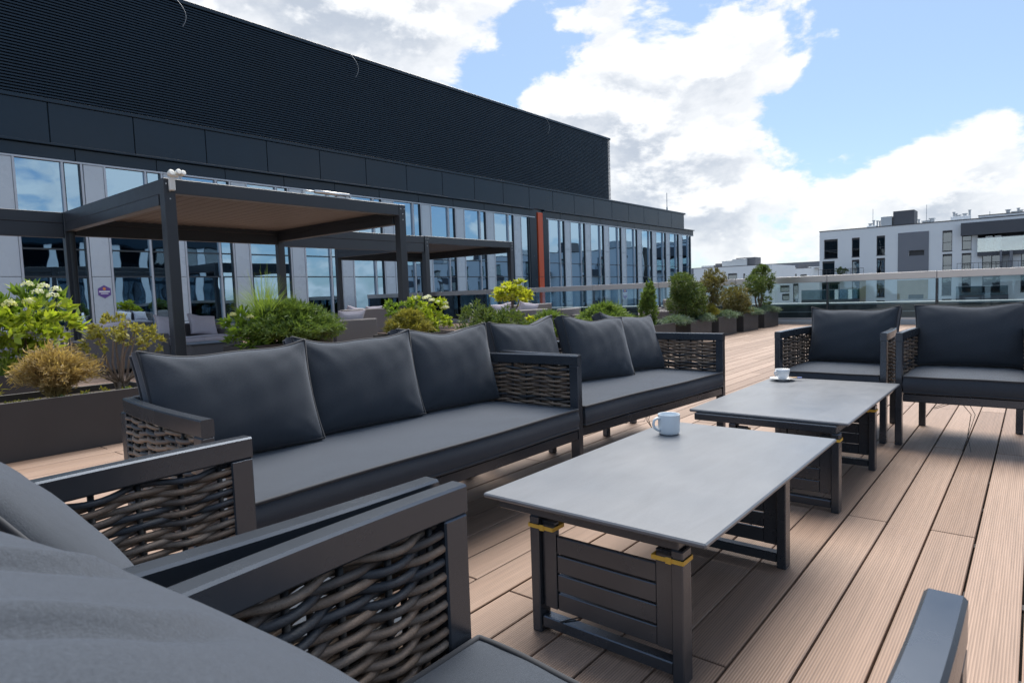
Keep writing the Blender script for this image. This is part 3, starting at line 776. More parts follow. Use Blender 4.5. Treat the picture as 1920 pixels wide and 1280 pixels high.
# devices on the first pergola
fl = thing('floodlight', 'white motion sensor floodlight bolted to the pergola corner', 'light', (4.07, 9.66, 2.74)); fl.scale = (.78, .9, .78)
MB().box(-.05, .05, -.07, .0, -.1, .13, .012).build('housing', 'plastic_white', fl)
MB().tube([(0, -.04, .12), (.02, -.06, .2)], .025, 8).build('bracket', 'plastic_white', fl)
for dx, dz, s in ((-.03, .2, .055), (.10, .23, .05), (.18, .22, .045)):
    lh = MB().lathe([(0, -.06), (s * .7, -.055), (s, -.01), (s * 1.05, .05), (s * .9, .055), (0, .045)], n=14).build('lamp_head', 'plastic_white', fl, True)
    lh.location = (dx, -.07, dz); lh.rotation_euler = (R_(70), R_(15), 0)
MB().box(-.05, .12, -.08, -.02, .14, .2, .02).build('arm', 'plastic_white', fl)
ac = thing('actuator', 'silver cylindrical actuator lying along the top of the pergola beam', 'actuator', (6.25, 9.72, 2.905))
MB().tube([(0, 0, 0), (.28, 0, .0)], .014, 8).build('rod', 'aluminium', ac, True); MB().tube([(.24, 0, 0), (.95, 0, .0)], .034, 12).build('cylinder', 'aluminium', ac, True)
for x in (.02, .9): MB().box(x - .02, x + .02, -.02, .02, -.064, 0.0).build('bracket', 'aluminium', ac)

# ------------------------------------------------------------------ lounge seats (local: x = width, front at y = 0, back at y = D)
D_ = .74; ARM = .69
def arm_x(y, Wd): return Wd / 2 - .021 - .055 * max(0, (y / D_)) ** 2.2
def strand_mesh(ph, Wd, side):
    y0, y1 = .03, D_ - .035
    pts = []
    for y in np.linspace(y0, y1, 46):
        s = math.sin((y - y0) / .086 * math.pi + ph)
        s = math.copysign(abs(s) ** .8, s)
        pts.append((side * (arm_x(y, Wd) + (.0105 * s)), y, .004 * math.sin(y * 31 + ph * 2)))
    return pts
def seat(name, Wd, label, cat, midlegs=(), cables=True):
    root = thing(name, label, cat)
    for sd_ in (-1, 1):
        path = [(sd_ * arm_x(y, Wd), y, ARM) for y in np.linspace(0.0, D_ - .05, 14)]
        path += [(sd_ * (arm_x(D_ - .05, Wd) - .05 * math.sin(a)), D_ - .05 + .03 * (1 - math.cos(a)), ARM) for a in (.6, 1.1, 1.5)]
        arm = MB().ribbon(path, .037, .05, .004).build('arm', 'frame_metal', root)
        # lower rail of the arm
        MB().ribbon([(x, y, .318) for x, y, _ in path[1:14]], .034, .034, .003).build('side_rail', 'frame_metal', arm)
        ups = [.03 + .086 * k + .043 for k in range(8)]
        um = None
        for y in ups:
            x = sd_ * arm_x(y, Wd)
            if um is None:
                um = MB().tube([(0, 0, .317), (0, 0, ARM - .049)], .0062, 6).build('upright', 'upright_dark', arm, True); um.location = (x, y, 0)
            else: share('upright', um, arm, (x, y, 0))
        ms = {}
        for k in range(27):
            z = .329 + .01145 * k
            ph = (k % 2) * math.pi; v = k % 4
            if v not in ms:
                ms[v] = MB().tube(strand_mesh(ph + (.3 if v > 1 else 0), Wd, sd_), .0070, 7).build('wicker_strand', 'rattan', arm, True); ms[v].location.z = z
            else: share('wicker_strand', ms[v], arm, (0, 0, z), (random.uniform(-.004, .004), 0, 0))
        xf = sd_ * (Wd / 2 - .021)
        MB().box(xf - .0183, xf + .0183, .0, .052, 0, ARM - .0497, .003).build('leg', 'frame_metal', root)
        xb = sd_ * (arm_x(D_ - .03, Wd))
        MB().box(xb - .02, xb + .02, D_ - .055, D_ - .012, 0, ARM - .0505, .004).build('leg', 'frame_metal', root)
    wi = Wd / 2 - .043
    box('front_rail', 'frame_metal', root, -wi, wi, .004, .042, .272, .32, .004); box('rear_rail', 'frame_metal', root, -wi + .055, wi - .055, D_ - .05, D_ - .015, .272, .318, .004)
    n = max(4, int(Wd / .14))
    sm = None
    for k in range(n):
        x = -wi + .05 + (2 * wi - .1) * k / (n - 1)
        if sm is None: sm = MB().box(-.02, .02, .043, D_ - .052, .292, .316).build('seat_slat', 'frame_metal', root); sm.location.x = x
        else: share('seat_slat', sm, root, (x, 0, 0))
    # woven back
    bw = arm_x(D_ - .03, Wd) - .021
    bk = MB().box(-bw, bw, D_ - .052, D_ - .012, ARM - .05, ARM - .0005, .004).build('back_rail', 'frame_metal', root)
    nb = int(2 * bw / .086); um = None
    for k in range(nb):
        x = -bw + 2 * bw * (k + .5) / nb
        if um is None: um = MB().tube([(0, D_ - .032, .317), (0, D_ - .032, ARM - .05)], .0062, 5).build('upright', 'upright_dark', bk); um.location.x = x
        else: share('upright', um, bk, (x, 0, 0))
    ms = {}
    for k in range(15):
        z = .335 + .0205 * k; v = k % 2
        if v not in ms:
            pts = [(x, D_ - .032 + .0125 * math.sin((x + bw) / (2 * bw / nb) * math.pi + v * math.pi), 0) for x in np.linspace(-bw - .01, bw + .01, nb * 5)]
            ms[v] = MB().tube(pts, .0080, 5).build('wicker_strand', 'rattan', bk, True); ms[v].location.z = z
        else: share('wicker_strand', ms[v], bk, (0, 0, z))
    for x, y in midlegs: MB().box(x - .02, x + .02, y - .02, y + .02, 0, .2715, .004).build('leg', 'frame_metal', root)
    if cables:
        for s in (-1, 1):
            MB().tube([(.02 * s, .10, .292), (.05 + .01 * s, .14, .2), (.03, .05 + .02 * s, .08), (.03 + .02 * s, .0, .004)], .0022, 4).build('cable', 'cable_black', root)
        MB().tube([(.01, .10, .292), (-.13, .05, .235), (-.16, .16, .215), (.0, .2, .292)], .0016, 4).build('cable', 'cable_black', root)
    return root

def pillow(name, w, h, label, cat, g=.07, bulge=.066, pinch=.05, seed=0, mat='fabric_charcoal', pip='piping', nu=40, nv=30, creases=(), wr=.0024, lean_roll=0, bend=0., puff=1.0, group=None, back_bulge=None):
    """box cushion: width x, height z (bottom at 0), front towards -y, piping on both edges"""
    rs = np.random.RandomState(seed); ph = rs.rand(12) * 6.28
    def outline(u, v):
        x = w / 2 * u * (1 - pinch * (1 - v * v)); z = h / 2 * v * (1 - pinch * 1.25 * (1 - u * u))
        z += .006 * math.sin(u * 5 + ph[0]) * (v > 0) * abs(v) + bend * (u * u - .5) * (1 if v > 0 else .3) * abs(v)
        return x, z + h / 2
    def surf(u, v, sgn):
        x, z = outline(u, v)
        e = max(0.0, (1 - abs(u) ** 3.2)) * max(0.0, (1 - abs(v) ** 2.6))
        t_ = g / 2 + (bulge if sgn < 0 or back_bulge is None else back_bulge) * puff * e ** .55
        cu = 1 - min(1, math.hypot(1 - abs(u), 1 - abs(v)) / .8)
        wv = wr * (math.sin(9 * u + 4 * v + ph[1]) * .5 + math.sin(5 * u - 11 * v + ph[2]) * .5 + .6 * math.sin(17 * u + 6 * v * v + ph[3])) * (e ** .3) * (.6 + 1.6 * max(0, cu))
        # radial folds running from the corners
        a = math.atan2(1 - abs(v), 1 - abs(u) + 1e-6)
        wv += wr * 1.7 * math.sin(a * 11 + ph[4 + (u > 0) + 2 * (v > 0)]) * max(0, cu) * e ** .4
        t_ += wv
        for (u0, v0, u1, v1, dep, wid) in creases:
            du, dv = u1 - u0, v1 - v0; L2 = du * du + dv * dv
            k = ((u - u0) * du + (v - v0) * dv) / L2; kk = min(1, max(0, k))
            bow = .10 * math.sin(kk * math.pi)
            q = ((u - u0 - kk * du) * -dv + (v - v0 - kk * dv) * du) / math.sqrt(L2) + bow
            if -.15 < k < 1.15:
                fade = min(1, max(0, (k + .15) / .3)) * min(1, max(0, (1.15 - k) / .3))
                t_ -= dep * fade * math.exp(-(q / wid) ** 2) * min(1, e * 3)
                t_ += dep * .55 * fade * math.exp(-((q - 1.7 * wid) / (1.3 * wid)) ** 2) * min(1, e * 3)
        return (x, sgn * t_, z)
    mb = MB()
    U = np.sin(np.linspace(-1, 1, nu) * math.pi / 2); V = np.sin(np.linspace(-1, 1, nv) * math.pi / 2)
    for sgn in (-1, 1):
        vs = [surf(u, v, sgn) for v in V for u in U]
        fs = [(j * nu + i, j * nu + i + 1, (j + 1) * nu + i + 1, (j + 1) * nu + i) for j in range(nv - 1) for i in range(nu - 1)]
        if sgn > 0: fs = [q[::-1] for q in fs]
        mb.add(vs, fs)
    off_ = nu * nv
    ring = [i for i in range(nu)] + [j * nu + nu - 1 for j in range(1, nv)] + [(nv - 1) * nu + i for i in range(nu - 2, -1, -1)] + [j * nu for j in range(nv - 2, 0, -1)]
    mid = len(mb.v)
    nr = len(ring)
    for i in ring:
        a = mb.v[i]; b = mb.v[i + off_]
        u = a[0] / (w / 2); v = (a[2] - h / 2) / (h / 2); L = math.hypot(u, v) + 1e-6
        mb.v.append((a[0] + .010 * u / L, 0, a[2] + .010 * v / L))
    for k in range(nr):
        k2 = (k + 1) % nr
        mb.f.append((ring[k2], ring[k], mid + k, mid + k2)); mb.f.append((mid + k2, mid + k, ring[k] + off_, ring[k2] + off_))
    me = bpy.data.meshes.new(name); me.from_pydata(mb.v, [], mb.f); me.polygons.foreach_set('use_smooth', [True] * len(me.polygons))
    o = link(name, me, mat); tag(o, label, cat, group)
    for s_ in (0, off_):
        pts = [mb.v[i + s_] for i in ring]
        yy = (-1 if s_ == 0 else 1)
        pts = [(p[0] * 1.004, p[1] + yy * .001, p[2]) for p in pts]
        MB().tube(pts, .0058, 6, closed=True).build('piping', pip, o, True)
    return o
def put(o, root, x, y, z, lean=0, rz=0, roll=0):
    """place a cushion in a seat's own frame"""
    m = Matrix.Translation(root.location) @ Matrix.Rotation(root.rotation_euler.z, 4, 'Z') @ Matrix.Translation((x, y, z)) @ Matrix.Rotation(rz, 4, 'Z') @ Matrix.Rotation(roll, 4, 'Y') @ Matrix.Rotation(-lean, 4, 'X')
    o.matrix_world = m
    return o
def seat_cushion(Wd, root, label, seed, dy=0.0):
    dp = D_ - .06
    o = pillow('seat_cushion', Wd - .095, dp, label, 'cushion', g=.092, bulge=.016, pinch=.008, seed=seed, nu=44 if Wd < 1 else 70, nv=28, wr=.0016)
    # lay flat: local z -> seat y, local y(-) -> up
    m = Matrix.Translation(root.location) @ Matrix.Rotation(root.rotation_euler.z, 4, 'Z') @ Matrix.Translation((0, -.004 + dy, .377)) @ Matrix.Rotation(R_(-90), 4, 'X') @ Matrix.Rotation(R_(180), 4, 'Y') @ Matrix.Translation((0, 0, -dp))
    o.matrix_world = m
    return o

sofa1 = seat('sofa', 1.87, 'long charcoal three-cushion sofa with rattan arms, facing the table with the mug', 'sofa', [(.78, .68), (-.3, .68)])
sofa1.location = (1.695, 1.735, 0)
sofa2 = seat('sofa', 1.63, 'charcoal sofa with overlapping back cushions, facing the table with the saucer', 'sofa', [(.28, .62), (-.3, .62)])
sofa2.location = (3.44, 1.70, 0); sofa2.rotation_euler.z = R_(-4.6)
ch = seat('armchair', .67, 'charcoal rattan armchair facing the tables, nearest the potted shrubs', 'armchair')
ch.location = (4.44, 1.035, 0); ch.rotation_euler.z = R_(-90)
ch2 = copy_tree(ch); ch2.location = (4.45, .325, 0); ch2.rotation_euler.z = R_(-89.4)
ch2['label'] = 'charcoal rattan armchair facing the tables, on the open deck side of its twin'
cA = copy_tree(ch); cA.location = (.735, 1.115, 0); cA.rotation_euler.z = R_(90.0)
cA['label'] = 'charcoal rattan armchair turned away, its arm against the long sofa'
cB = seat('armchair', .72, '', 'armchair'); cB.location = (.742, .403, 0); cB.rotation_euler.z = R_(90.0)
cB['label'] = 'charcoal rattan armchair turned away, with a creased back cushion, right beside the mug table'
for s_ in (ch, ch2, cA, cB): s_['group'] = 'rattan armchairs round the tables'

seat_cushion(1.87, sofa1, 'long charcoal seat cushion on the three-cushion sofa', 1)
seat_cushion(1.63, sofa2, 'charcoal seat cushion on the sofa facing the saucer table', 2)
seat_cushion(.67, ch, 'charcoal seat cushion on the armchair nearest the potted shrubs', 3)
seat_cushion(.67, ch2, 'charcoal seat cushion on the armchair at the open deck side', 4)
seat_cushion(.67, cA, 'charcoal seat cushion on the armchair with its arm against the long sofa', 5)
seat_cushion(.72, cB, 'charcoal seat cushion under the creased back cushion by the mug table', 6)
SZ = .437
def back(root, x, y, lean, label, seed, w=.60, h=.405, rz=0, roll=0, **k):
    return put(pillow('back_cushion', w, h, label, 'cushion', seed=seed, **k), root, x, y, SZ, R_(lean), R_(rz), R_(roll))
back(sofa1, -.545, .53, 16, 'charcoal back cushion on the long sofa, beside the gold juniper planter', 11, w=.62, bulge=.072, bend=.02, rz=-3)
back(sofa1, .045, .565, 14, 'charcoal back cushion in the middle of the long sofa', 12, w=.60, bend=.026, rz=-4)
back(sofa1, .60, .565, 14, 'charcoal back cushion on the long sofa, beside the neighbouring sofa', 13, w=.58, bend=.03, rz=-5)
back(sofa2, -.50, .60, 13, 'charcoal back cushion of the farther sofa, tucked behind the shared arms', 14, w=.60, bend=.03, rz=4)
back(sofa2, .04, .47, 19, 'charcoal back cushion propped askew in the middle of the farther sofa', 15, w=.54, bend=.022, rz=-9, roll=3)
back(sofa2, .52, .51, 22, 'charcoal back cushion of the farther sofa, slumped towards its outer arm', 16, w=.56, bend=.02, rz=-6, roll=4)
back(ch, .02, .585, 12, 'charcoal back cushion on the armchair nearest the potted shrubs', 17, w=.57, h=.385, bend=.02, rz=-5, roll=0)
back(ch2, 0, .57, 11, 'charcoal back cushion with tufted top on the armchair at the open deck side', 18, w=.60, h=.40, bend=.008, rz=3)
back(cA, 0, .41, 35, 'charcoal back cushion of the armchair with its arm against the long sofa', 19, w=.57, h=.46, bulge=.065, g=.11, bend=.012)
back(cB, 0.005, .345, 46.3, 'creased charcoal back cushion of the armchair beside the mug table', 20, w=.585, h=.60, bulge=.078, back_bulge=.01, bend=.0, nu=90, nv=72,
     creases=[(.25, .98, .36, .46, .009, .04), (-.22, .98, -.10, .40, .009, .04)], wr=.0015)

# ------------------------------------------------------------------ coffee tables
LW = .032
def table(label, x0, x1, y0, y1, lx0, lx1, ly0, ly1):
    tb = thing('coffee_table', label, 'table', (x0, y0, 0), 0, 'coffee tables')
    X = lambda v: v - x0
    Y = lambda v: v - y0
    MB().box(0, x1 - x0, 0, y1 - y0, .386, .40, .004).build('tabletop', 'table_stone', tb)
    box('apron', 'frame_metal', tb, X(lx0), X(x1) - .06, Y(ly0) + .01, Y(y1) - .035, .352, .3855, .003)
    for xa in (lx0, lx1 - .052):
        sgn = 1 if xa == lx0 else -1
        for ya in (ly0, ly1 - LW):
            lg = box('leg', 'frame_metal', tb, X(xa), X(xa) + .052, Y(ya), Y(ya) + LW, 0, .3515, .003)
            inn = ya + LW if ya == ly0 else ya - .052
            st = box('panel_stile', 'frame_metal', tb, X(xa) + .016, X(xa) + .036, Y(inn) + .002, Y(inn) + .050, .078, .340, .002)
            z = .318; e = .0018
            ya2, yb2 = Y(min(ya, inn)) - e, Y(max(ya + LW, inn + .05)) + e
            xs, xe = X(xa) - e, X(xa) + .052 + e
            mb = MB().box(xs - .0015, xs, ya2, yb2, z, z + .011).box(xe, xe + .0015, ya2, yb2, z, z + .011).box(xs, xe, ya2 - .0015, ya2, z, z + .011).box(xs, xe, yb2, yb2 + .0015, z, z + .011)
            mb.box(xs - .004, xs - .0016, ya2 + .03, ya2 + .046, z - .003, z + .014, .0008)
            mb.build('strap', 'strap_yellow', lg)
        box('foot_rail', 'frame_metal', tb, X(xa) + .007, X(xa) + .045, Y(ly0) + LW + .001, Y(ly1) - LW - .001, .018, .052, .003)
        ya, yb = Y(ly0) + LW + .0505, Y(ly1) - LW - .0525
        for k in range(4): box('panel_slat', 'frame_metal', tb, X(xa) + .018, X(xa) + .034, ya, yb, .078 + .0565 * k, .078 + .0565 * k + .0505, .002)
    # thin cord round the foot rail
    MB().tube([(X(lx0) + .003, Y(ly1) - .10, .0535), (X(lx0) + .05, Y(ly1) - .13, .056), (X(lx0) + .16, Y(ly1) - .20, .03), (X(lx0) + .22, Y(ly1) - .23, .004)], .0022, 5).build('cord', 'cable_black', tb)
    return tb
table('grey stone-topped coffee table carrying the pale blue mug, yellow straps on its legs', 1.397, 2.665, .588, 1.295, 1.430, 2.318, .662, 1.143)
table('grey stone-topped coffee table carrying the cup and saucer', 2.985, 4.31, .612, 1.335, 2.965, 3.815, .645, 1.128)

# ------------------------------------------------------------------ crockery
mug = thing('mug', 'pale blue ceramic mug with loop handle on the coffee table', 'mug', (2.42, 1.172, .40), R_(150))
pr = [(0, .001), (.036, .001), (.041, .004), (.0435, .012), (.0445, .04), (.045, .082), (.0446, .0845), (.0425, .084), (.0422, .07), (.0418, .02), (.036, .008), (0, .007)]
MB().lathe(pr, n=40).build('cup', 'ceramic_blue', mug, True)
MB().tube([(.043, 0, .068), (.058, 0, .072), (.072, 0, .064), (.076, 0, .048), (.07, 0, .032), (.056, 0, .022), (.043, 0, .020)], .0058, 10).build('handle', 'ceramic_blue', mug, True)
cup = thing('tea_cup', 'white ceramic cup standing on a saucer on the far coffee table', 'cup', (4.165, 1.235, .4085), R_(150))
pr = [(0, .002), (.022, .002), (.024, .005), (.032, .012), (.040, .03), (.0435, .05), (.045, .064), (.0435, .065), (.041, .05), (.037, .03), (.028, .013), (0, .010)]
MB().lathe(pr, n=36).build('bowl', 'ceramic_white', cup, True)
MB().tube([(.040, 0, .052), (.054, 0, .056), (.062, 0, .046), (.058, 0, .034), (.042, 0, .026)], .0048, 8).build('handle', 'ceramic_white', cup, True)
sau = thing('saucer', 'white saucer under the tea cup', 'saucer', (4.165, 1.235, .40))
MB().lathe([(0, .004), (.035, .004), (.04, .006), (.06, .010), (.076, .016), (.077, .0175), (.075, .0175), (.058, .012), (.04, .0085), (0, .0083)], n=40).build('plate', 'ceramic_white', sau, True)
MB().lathe([(.036, 0.0005), (.038, .004)], n=30).build('foot_ring', 'ceramic_white', sau)
bs = thing('sugar_stick', 'blue and tan sugar stick lying on the saucer rim', 'sachet', (4.19, 1.166, .417), R_(-70))
MB().box(-.035, .012, -.008, .008, 0, .006, .002).build('wrapper', 'paper_tan', bs); MB().box(.0125, .04, -.008, .008, 0, .006, .002).build('wrapper_end', 'paper_blue', bs)

# ------------------------------------------------------------------ grey wicker lounge furniture under the pergolas
def lounge(name, Wd, label, loc, rz, cush=True, hb=.66, group='grey wicker lounge seats', arms=.52):
    rt = thing(name, label, 'armchair' if Wd < 1.1 else 'sofa', (*loc, 0), rz, group)
    dp = .82
    box('base', 'grey_wicker', rt, -Wd / 2 + .16, Wd / 2 - .16, .02, dp - .16, .06, .30, .01)
    box('back', 'grey_wicker', rt, -Wd / 2, Wd / 2, dp - .155, dp, .06, hb, .02)
    for s in (-1, 1): box('arm', 'grey_wicker', rt, s * Wd / 2, s * (Wd / 2 - .155), 0, dp - .158, .06, arms, .02)
    for sx in (-1, 1):
        for y in (.06, dp - .08): box('foot', 'dark_mullion', rt, sx * (Wd / 2 - .05), sx * (Wd / 2 - .1), y, y + .05, 0, .059)
    n = max(1, round((Wd - .32) / .65)); w = (Wd - .33) / n; short = label.split(' wicker ', 1)[1].replace(' with upright lilac pillows', '').replace(' with lilac pillow', '').replace(' heaped with pillows', '')
    for k in range(n):
        x = -Wd / 2 + .165 + w * (k + .5)
        q = 'grey wicker armchair' if Wd < 1.1 else 'grey wicker sofa'
        o = pillow('lounge_seat_pad', w - .01, .62, 'pale lilac seat pad on the ' + short, 'cushion', g=.10, bulge=.02, pinch=.01, seed=40 + k, mat='fabric_lilac', pip='piping_lilac', nu=16, nv=14, wr=.002, group='lilac seat pads')
        o.matrix_world = Matrix.Translation((*loc, 0)) @ Matrix.Rotation(rz, 4, 'Z') @ Matrix.Translation((x, .01, .353)) @ Matrix.Rotation(R_(-90), 4, 'X') @ Matrix.Rotation(R_(180), 4, 'Y') @ Matrix.Translation((0, 0, -.62))
        if cush:
            o = pillow('lounge_pillow', min(w, .56), .42, 'pale lilac scatter pillow on the ' + short, 'cushion', g=.03, bulge=.075, pinch=.08, seed=60 + k, mat='fabric_lilac', pip='piping_lilac', nu=16, nv=14, wr=.006, group='lilac scatter pillows')
            o.matrix_world = Matrix.Translation((*loc, 0)) @ Matrix.Rotation(rz, 4, 'Z') @ Matrix.Translation((x + random.uniform(-.05, .05), .46, .425)) @ Matrix.Rotation(R_(random.uniform(-12, 12)), 4, 'Y') @ Matrix.Rotation(R_(-24), 4, 'X')
    return rt
WA = 'grey wicker armchair with lilac pillow beside the near pergola post'
def at(px, py, z): p = on_z(px, py, z); return float(p[0]), float(p[1])
lounge('wicker_armchair', .85, 'grey wicker armchair with lilac pillow, showing through the leggy shrub', (2.75, 11.9), R_(172))
lounge('wicker_armchair', .85, WA, (3.65, 11.6), R_(176))
lounge('wicker_sofa', 1.65, 'grey wicker sofa with upright lilac pillows under the near pergola, by its post', (5.55, 12.2), R_(8))
lounge('wicker_armchair', .9, 'grey wicker armchair with its back turned, between the near pergola posts', (7.05, 10.25), R_(178))
lounge('wicker_armchair', .85, 'grey wicker armchair close behind the bushy juniper planter', (6.1, 9.7), R_(150))
lounge('wicker_sofa', 1.7, 'grey wicker sofa with its back turned beyond the near pergola', (11.1, 15.2), R_(180), hb=.75)
lounge('wicker_sofa', 1.7, 'grey wicker sofa heaped with pillows beside the lime tree', (11.1, 9.6), R_(170))
for i, (px, py) in enumerate(((905, 579), (1000, 579), (1060, 577))):
    x, y = at(px, py, .66)
    lounge('wicker_armchair', .9, 'grey wicker armchair with its back turned behind the row of planters', (x, y - .2), R_(180 + 6 * i), False, group='wicker armchairs behind the planters')
lounge('wicker_sofa', 2.0, 'long grey wicker sofa by the glass balustrade, behind the wicker armchairs', (14.2, 11.8), R_(-175), False, hb=.72)
lounge('wicker_sofa', 1.9, 'grey wicker sofa behind the columnar thuja', (14.9, 8.0), R_(-150), False, hb=.74)
lounge('wicker_armchair', .95, 'grey wicker armchair between the columnar thuja and the round shrub', (13.9, 7.0), R_(170), False, hb=.78)
lt = thing('low_table', 'square grey wicker table under the near pergola', 'table', (4.95, 10.95, 0))
box('body', 'grey_wicker', lt, -.35, .35, -.35, .35, .02, .36, .01); box('tabletop', 'table_stone', lt, -.37, .37, -.37, .37, .361, .375, .003)

# ------------------------------------------------------------------ planting
RS = np.random.RandomState(3)
def rdir(n):
    v = RS.normal(size=(n, 3)); return v / np.linalg.norm(v, axis=1)[:, None]
def nrm(v): return v / (np.linalg.norm(v, axis=-1, keepdims=True) + 1e-9)
def leaves(C, Dr, L, Wd, fold=.0):
    """leaf blades: C base points, Dr direction, L length, Wd width; four-cornered, slightly cupped"""
    n = len(C); Dr = nrm(Dr); sd_ = nrm(np.cross(Dr, rdir(n))); up = np.cross(sd_, Dr)
    L = np.broadcast_to(np.asarray(L, float), (n,))[:, None]; Wd = np.broadcast_to(np.asarray(Wd, float), (n,))[:, None]
    a = C; b = C + Dr * L * .45 + sd_ * Wd * .5 + up * fold * Wd; c = C + Dr * L - up * fold * L * .3; d_ = C + Dr * L * .45 - sd_ * Wd * .5 + up * fold * Wd
    return np.stack([a, b, c, d_], 1)
def juniper(rt, rx, ry, h, mat, n=900, spread=1.0, sprig=.075, seed=0, base=.1, upb=.6, name='foliage', dome=.62, s0=.22):
    """spreading conifer: branches arch out of the crown and carry feathery sprigs"""
    global RS
    RS = np.random.RandomState(seed)
    segs, tw = [], MB()
    for k in range(n // 12):
        th = RS.rand() * 6.283; t_ = RS.rand() ** .55; rr = t_ * spread * (.75 + .4 * RS.rand())
        tip = np.array([rx * rr * math.cos(th), ry * rr * math.sin(th), h * (1 - dome * t_ ** 2) * (.68 + .4 * RS.rand())])
        ctrl = np.array([tip[0] * .35, tip[1] * .35, tip[2] * .85 + .02])
        s = np.linspace(s0, 1, 13)[:, None]
        P = 2 * s * (1 - s) * ctrl + s * s * tip; dP = nrm(2 * (1 - s) * ctrl + 2 * s * (tip - ctrl))
        segs.append((P, dP))
        if k % 6 == 0: tw.tube([np.array([0, 0, -.04]), ctrl * .6, P[8]], [.012, .008, .003], 4, cap=False)
    P = np.concatenate([a for a, _ in segs]); dP = np.concatenate([b for _, b in segs])
    V = []
    for rep in range(8):
        j = RS.normal(size=P.shape) * .018
        dr = nrm(dP * .8 + rdir(len(P)) * .75 + np.array([0, 0, .25 * upb]))
        V.append(leaves(P + j, dr, sprig * (.6 + .8 * RS.rand(len(P))), sprig * .17, .12))
    quads(name, np.concatenate(V), mat, rt)
    tw.build('branch', 'bark', rt)
def clump(rt, blobs, mat, n, L=.05, Wd=.016, seed=0, name='foliage', shell=.35, upb=.25, fold=.1):
    """foliage inside ellipsoids (x, y, z, rx, ry, rz); density breaks up into tufts"""
    global RS
    RS = np.random.RandomState(seed); V = []
    tot = sum(b[3] * b[4] + b[4] * b[5] + b[3] * b[5] for b in blobs)
    for b in blobs:
        m = int(n * (b[3] * b[4] + b[4] * b[5] + b[3] * b[5]) / tot); ntuft = max(10, m // 14)
        dn = rdir(ntuft); rad = 1 - shell * RS.rand(ntuft) ** 1.5 + .10 * RS.normal(size=ntuft)
        ctr = dn * rad[:, None]
        pick = RS.randint(0, ntuft, m)
        p = ctr[pick] + RS.normal(size=(m, 3)) * .075
        c = np.array(b[:3]) + p * np.array(b[3:])
        dr = nrm(nrm(dn[pick]) * .8 + rdir(m) * .8 + np.array([0, 0, upb]))
        V.append(leaves(c, dr, L * (.6 + .8 * RS.rand(m)), Wd * (.7 + .6 * RS.rand(m)), fold))
    quads(name, np.concatenate(V), mat, rt)
def grass(rt, n, h, spread, mat, seed=0, name='blades', wd=.008):
    global RS
    RS = np.random.RandomState(seed); V = []
    for k in range(n):
        th = RS.rand() * 6.283; hh = h * (.6 + .5 * RS.rand()); out_ = spread * RS.rand() ** .7
        dv = np.array([math.cos(th), math.sin(th), 0]); sdv = np.array([-dv[1], dv[0], 0])
        b0 = dv * .05 * RS.rand() + sdv * .04 * RS.normal()
        pts = [b0 + dv * out_ * s ** 1.8 + np.array([0, 0, hh * (s - .42 * (out_ / spread) * s ** 3)]) for s in (0, .3, .55, .8, 1)]
        for i in range(4):
            w0, w1 = wd * (1 - i / 4.6), wd * (1 - (i + 1) / 4.6)
            V.append([pts[i] - sdv * w0 / 2, pts[i] + sdv * w0 / 2, pts[i + 1] + sdv * w1 / 2, pts[i + 1] - sdv * w1 / 2])
    quads(name, V, mat, rt)
def flower_heads(rt, pts, r, mat, seed=0, petals=70, sz=.02):
    global RS
    RS = np.random.RandomState(seed)
    for (x, y, z) in pts:
        dn = rdir(petals); dn[:, 2] = np.abs(dn[:, 2]) * 1.0 - .25 * RS.rand(petals)
        c = np.array([x, y, z]) + dn * np.array([r, r, r * .8]) * (.7 + .35 * RS.rand(petals))[:, None]
        t1 = nrm(np.cross(dn, rdir(petals))); t2 = np.cross(dn, t1)
        V = np.stack([c - t1 * sz * .5, c + t2 * sz * .5 + dn * .004, c + t1 * sz * .5, c - t2 * sz * .5 + dn * .004], 1)
        o = quads('flower_head', V, mat, rt, None)
def stems(rt, tips, mat='bark', r=.009, base=(0, 0), name='stem'):
    for i, tp in enumerate(tips):
        b = np.array([base[0] + .04 * math.sin(i * 2.1), base[1] + .04 * math.cos(i * 1.7), -.05]); tp = np.array(tp)
        mid_ = (b + tp) / 2 + np.array([.03 * math.sin(i * 5), .03 * math.cos(i * 3), .05])
        MB().tube([b, mid_, tp], [r, r * .8, r * .45], 5).build(name, mat, rt)
PH = .40
def planter(x0, x1, y0, y1, label, h=PH, group='dark metal planters'):
    pt = thing('planter', label, 'planter', ((x0 + x1) / 2, (y0 + y1) / 2, 0), 0, group)
    a, b = (x1 - x0) / 2, (y1 - y0) / 2; t_ = .012
    box('panel', 'planter_metal', pt, -a, a, -b, -b + t_, 0, h, .003); box('panel', 'planter_metal', pt, -a, a, b - t_, b, 0, h, .003)
    box('panel', 'planter_metal', pt, -a, -a + t_, -b + t_ + .0005, b - t_ - .0005, 0, h, .003); box('panel', 'planter_metal', pt, a - t_, a, -b + t_ + .0005, b - t_ - .0005, 0, h, .003)
    box('soil', 'soil', pt, -a + t_ + .001, a - t_ - .001, -b + t_ + .001, b - t_ - .001, .02, h - .05)
    return pt
def plant(name, label, x, y, z=PH - .05, cat='plant', group=None): return thing(name, label, cat, (x, y, z), 0, group)

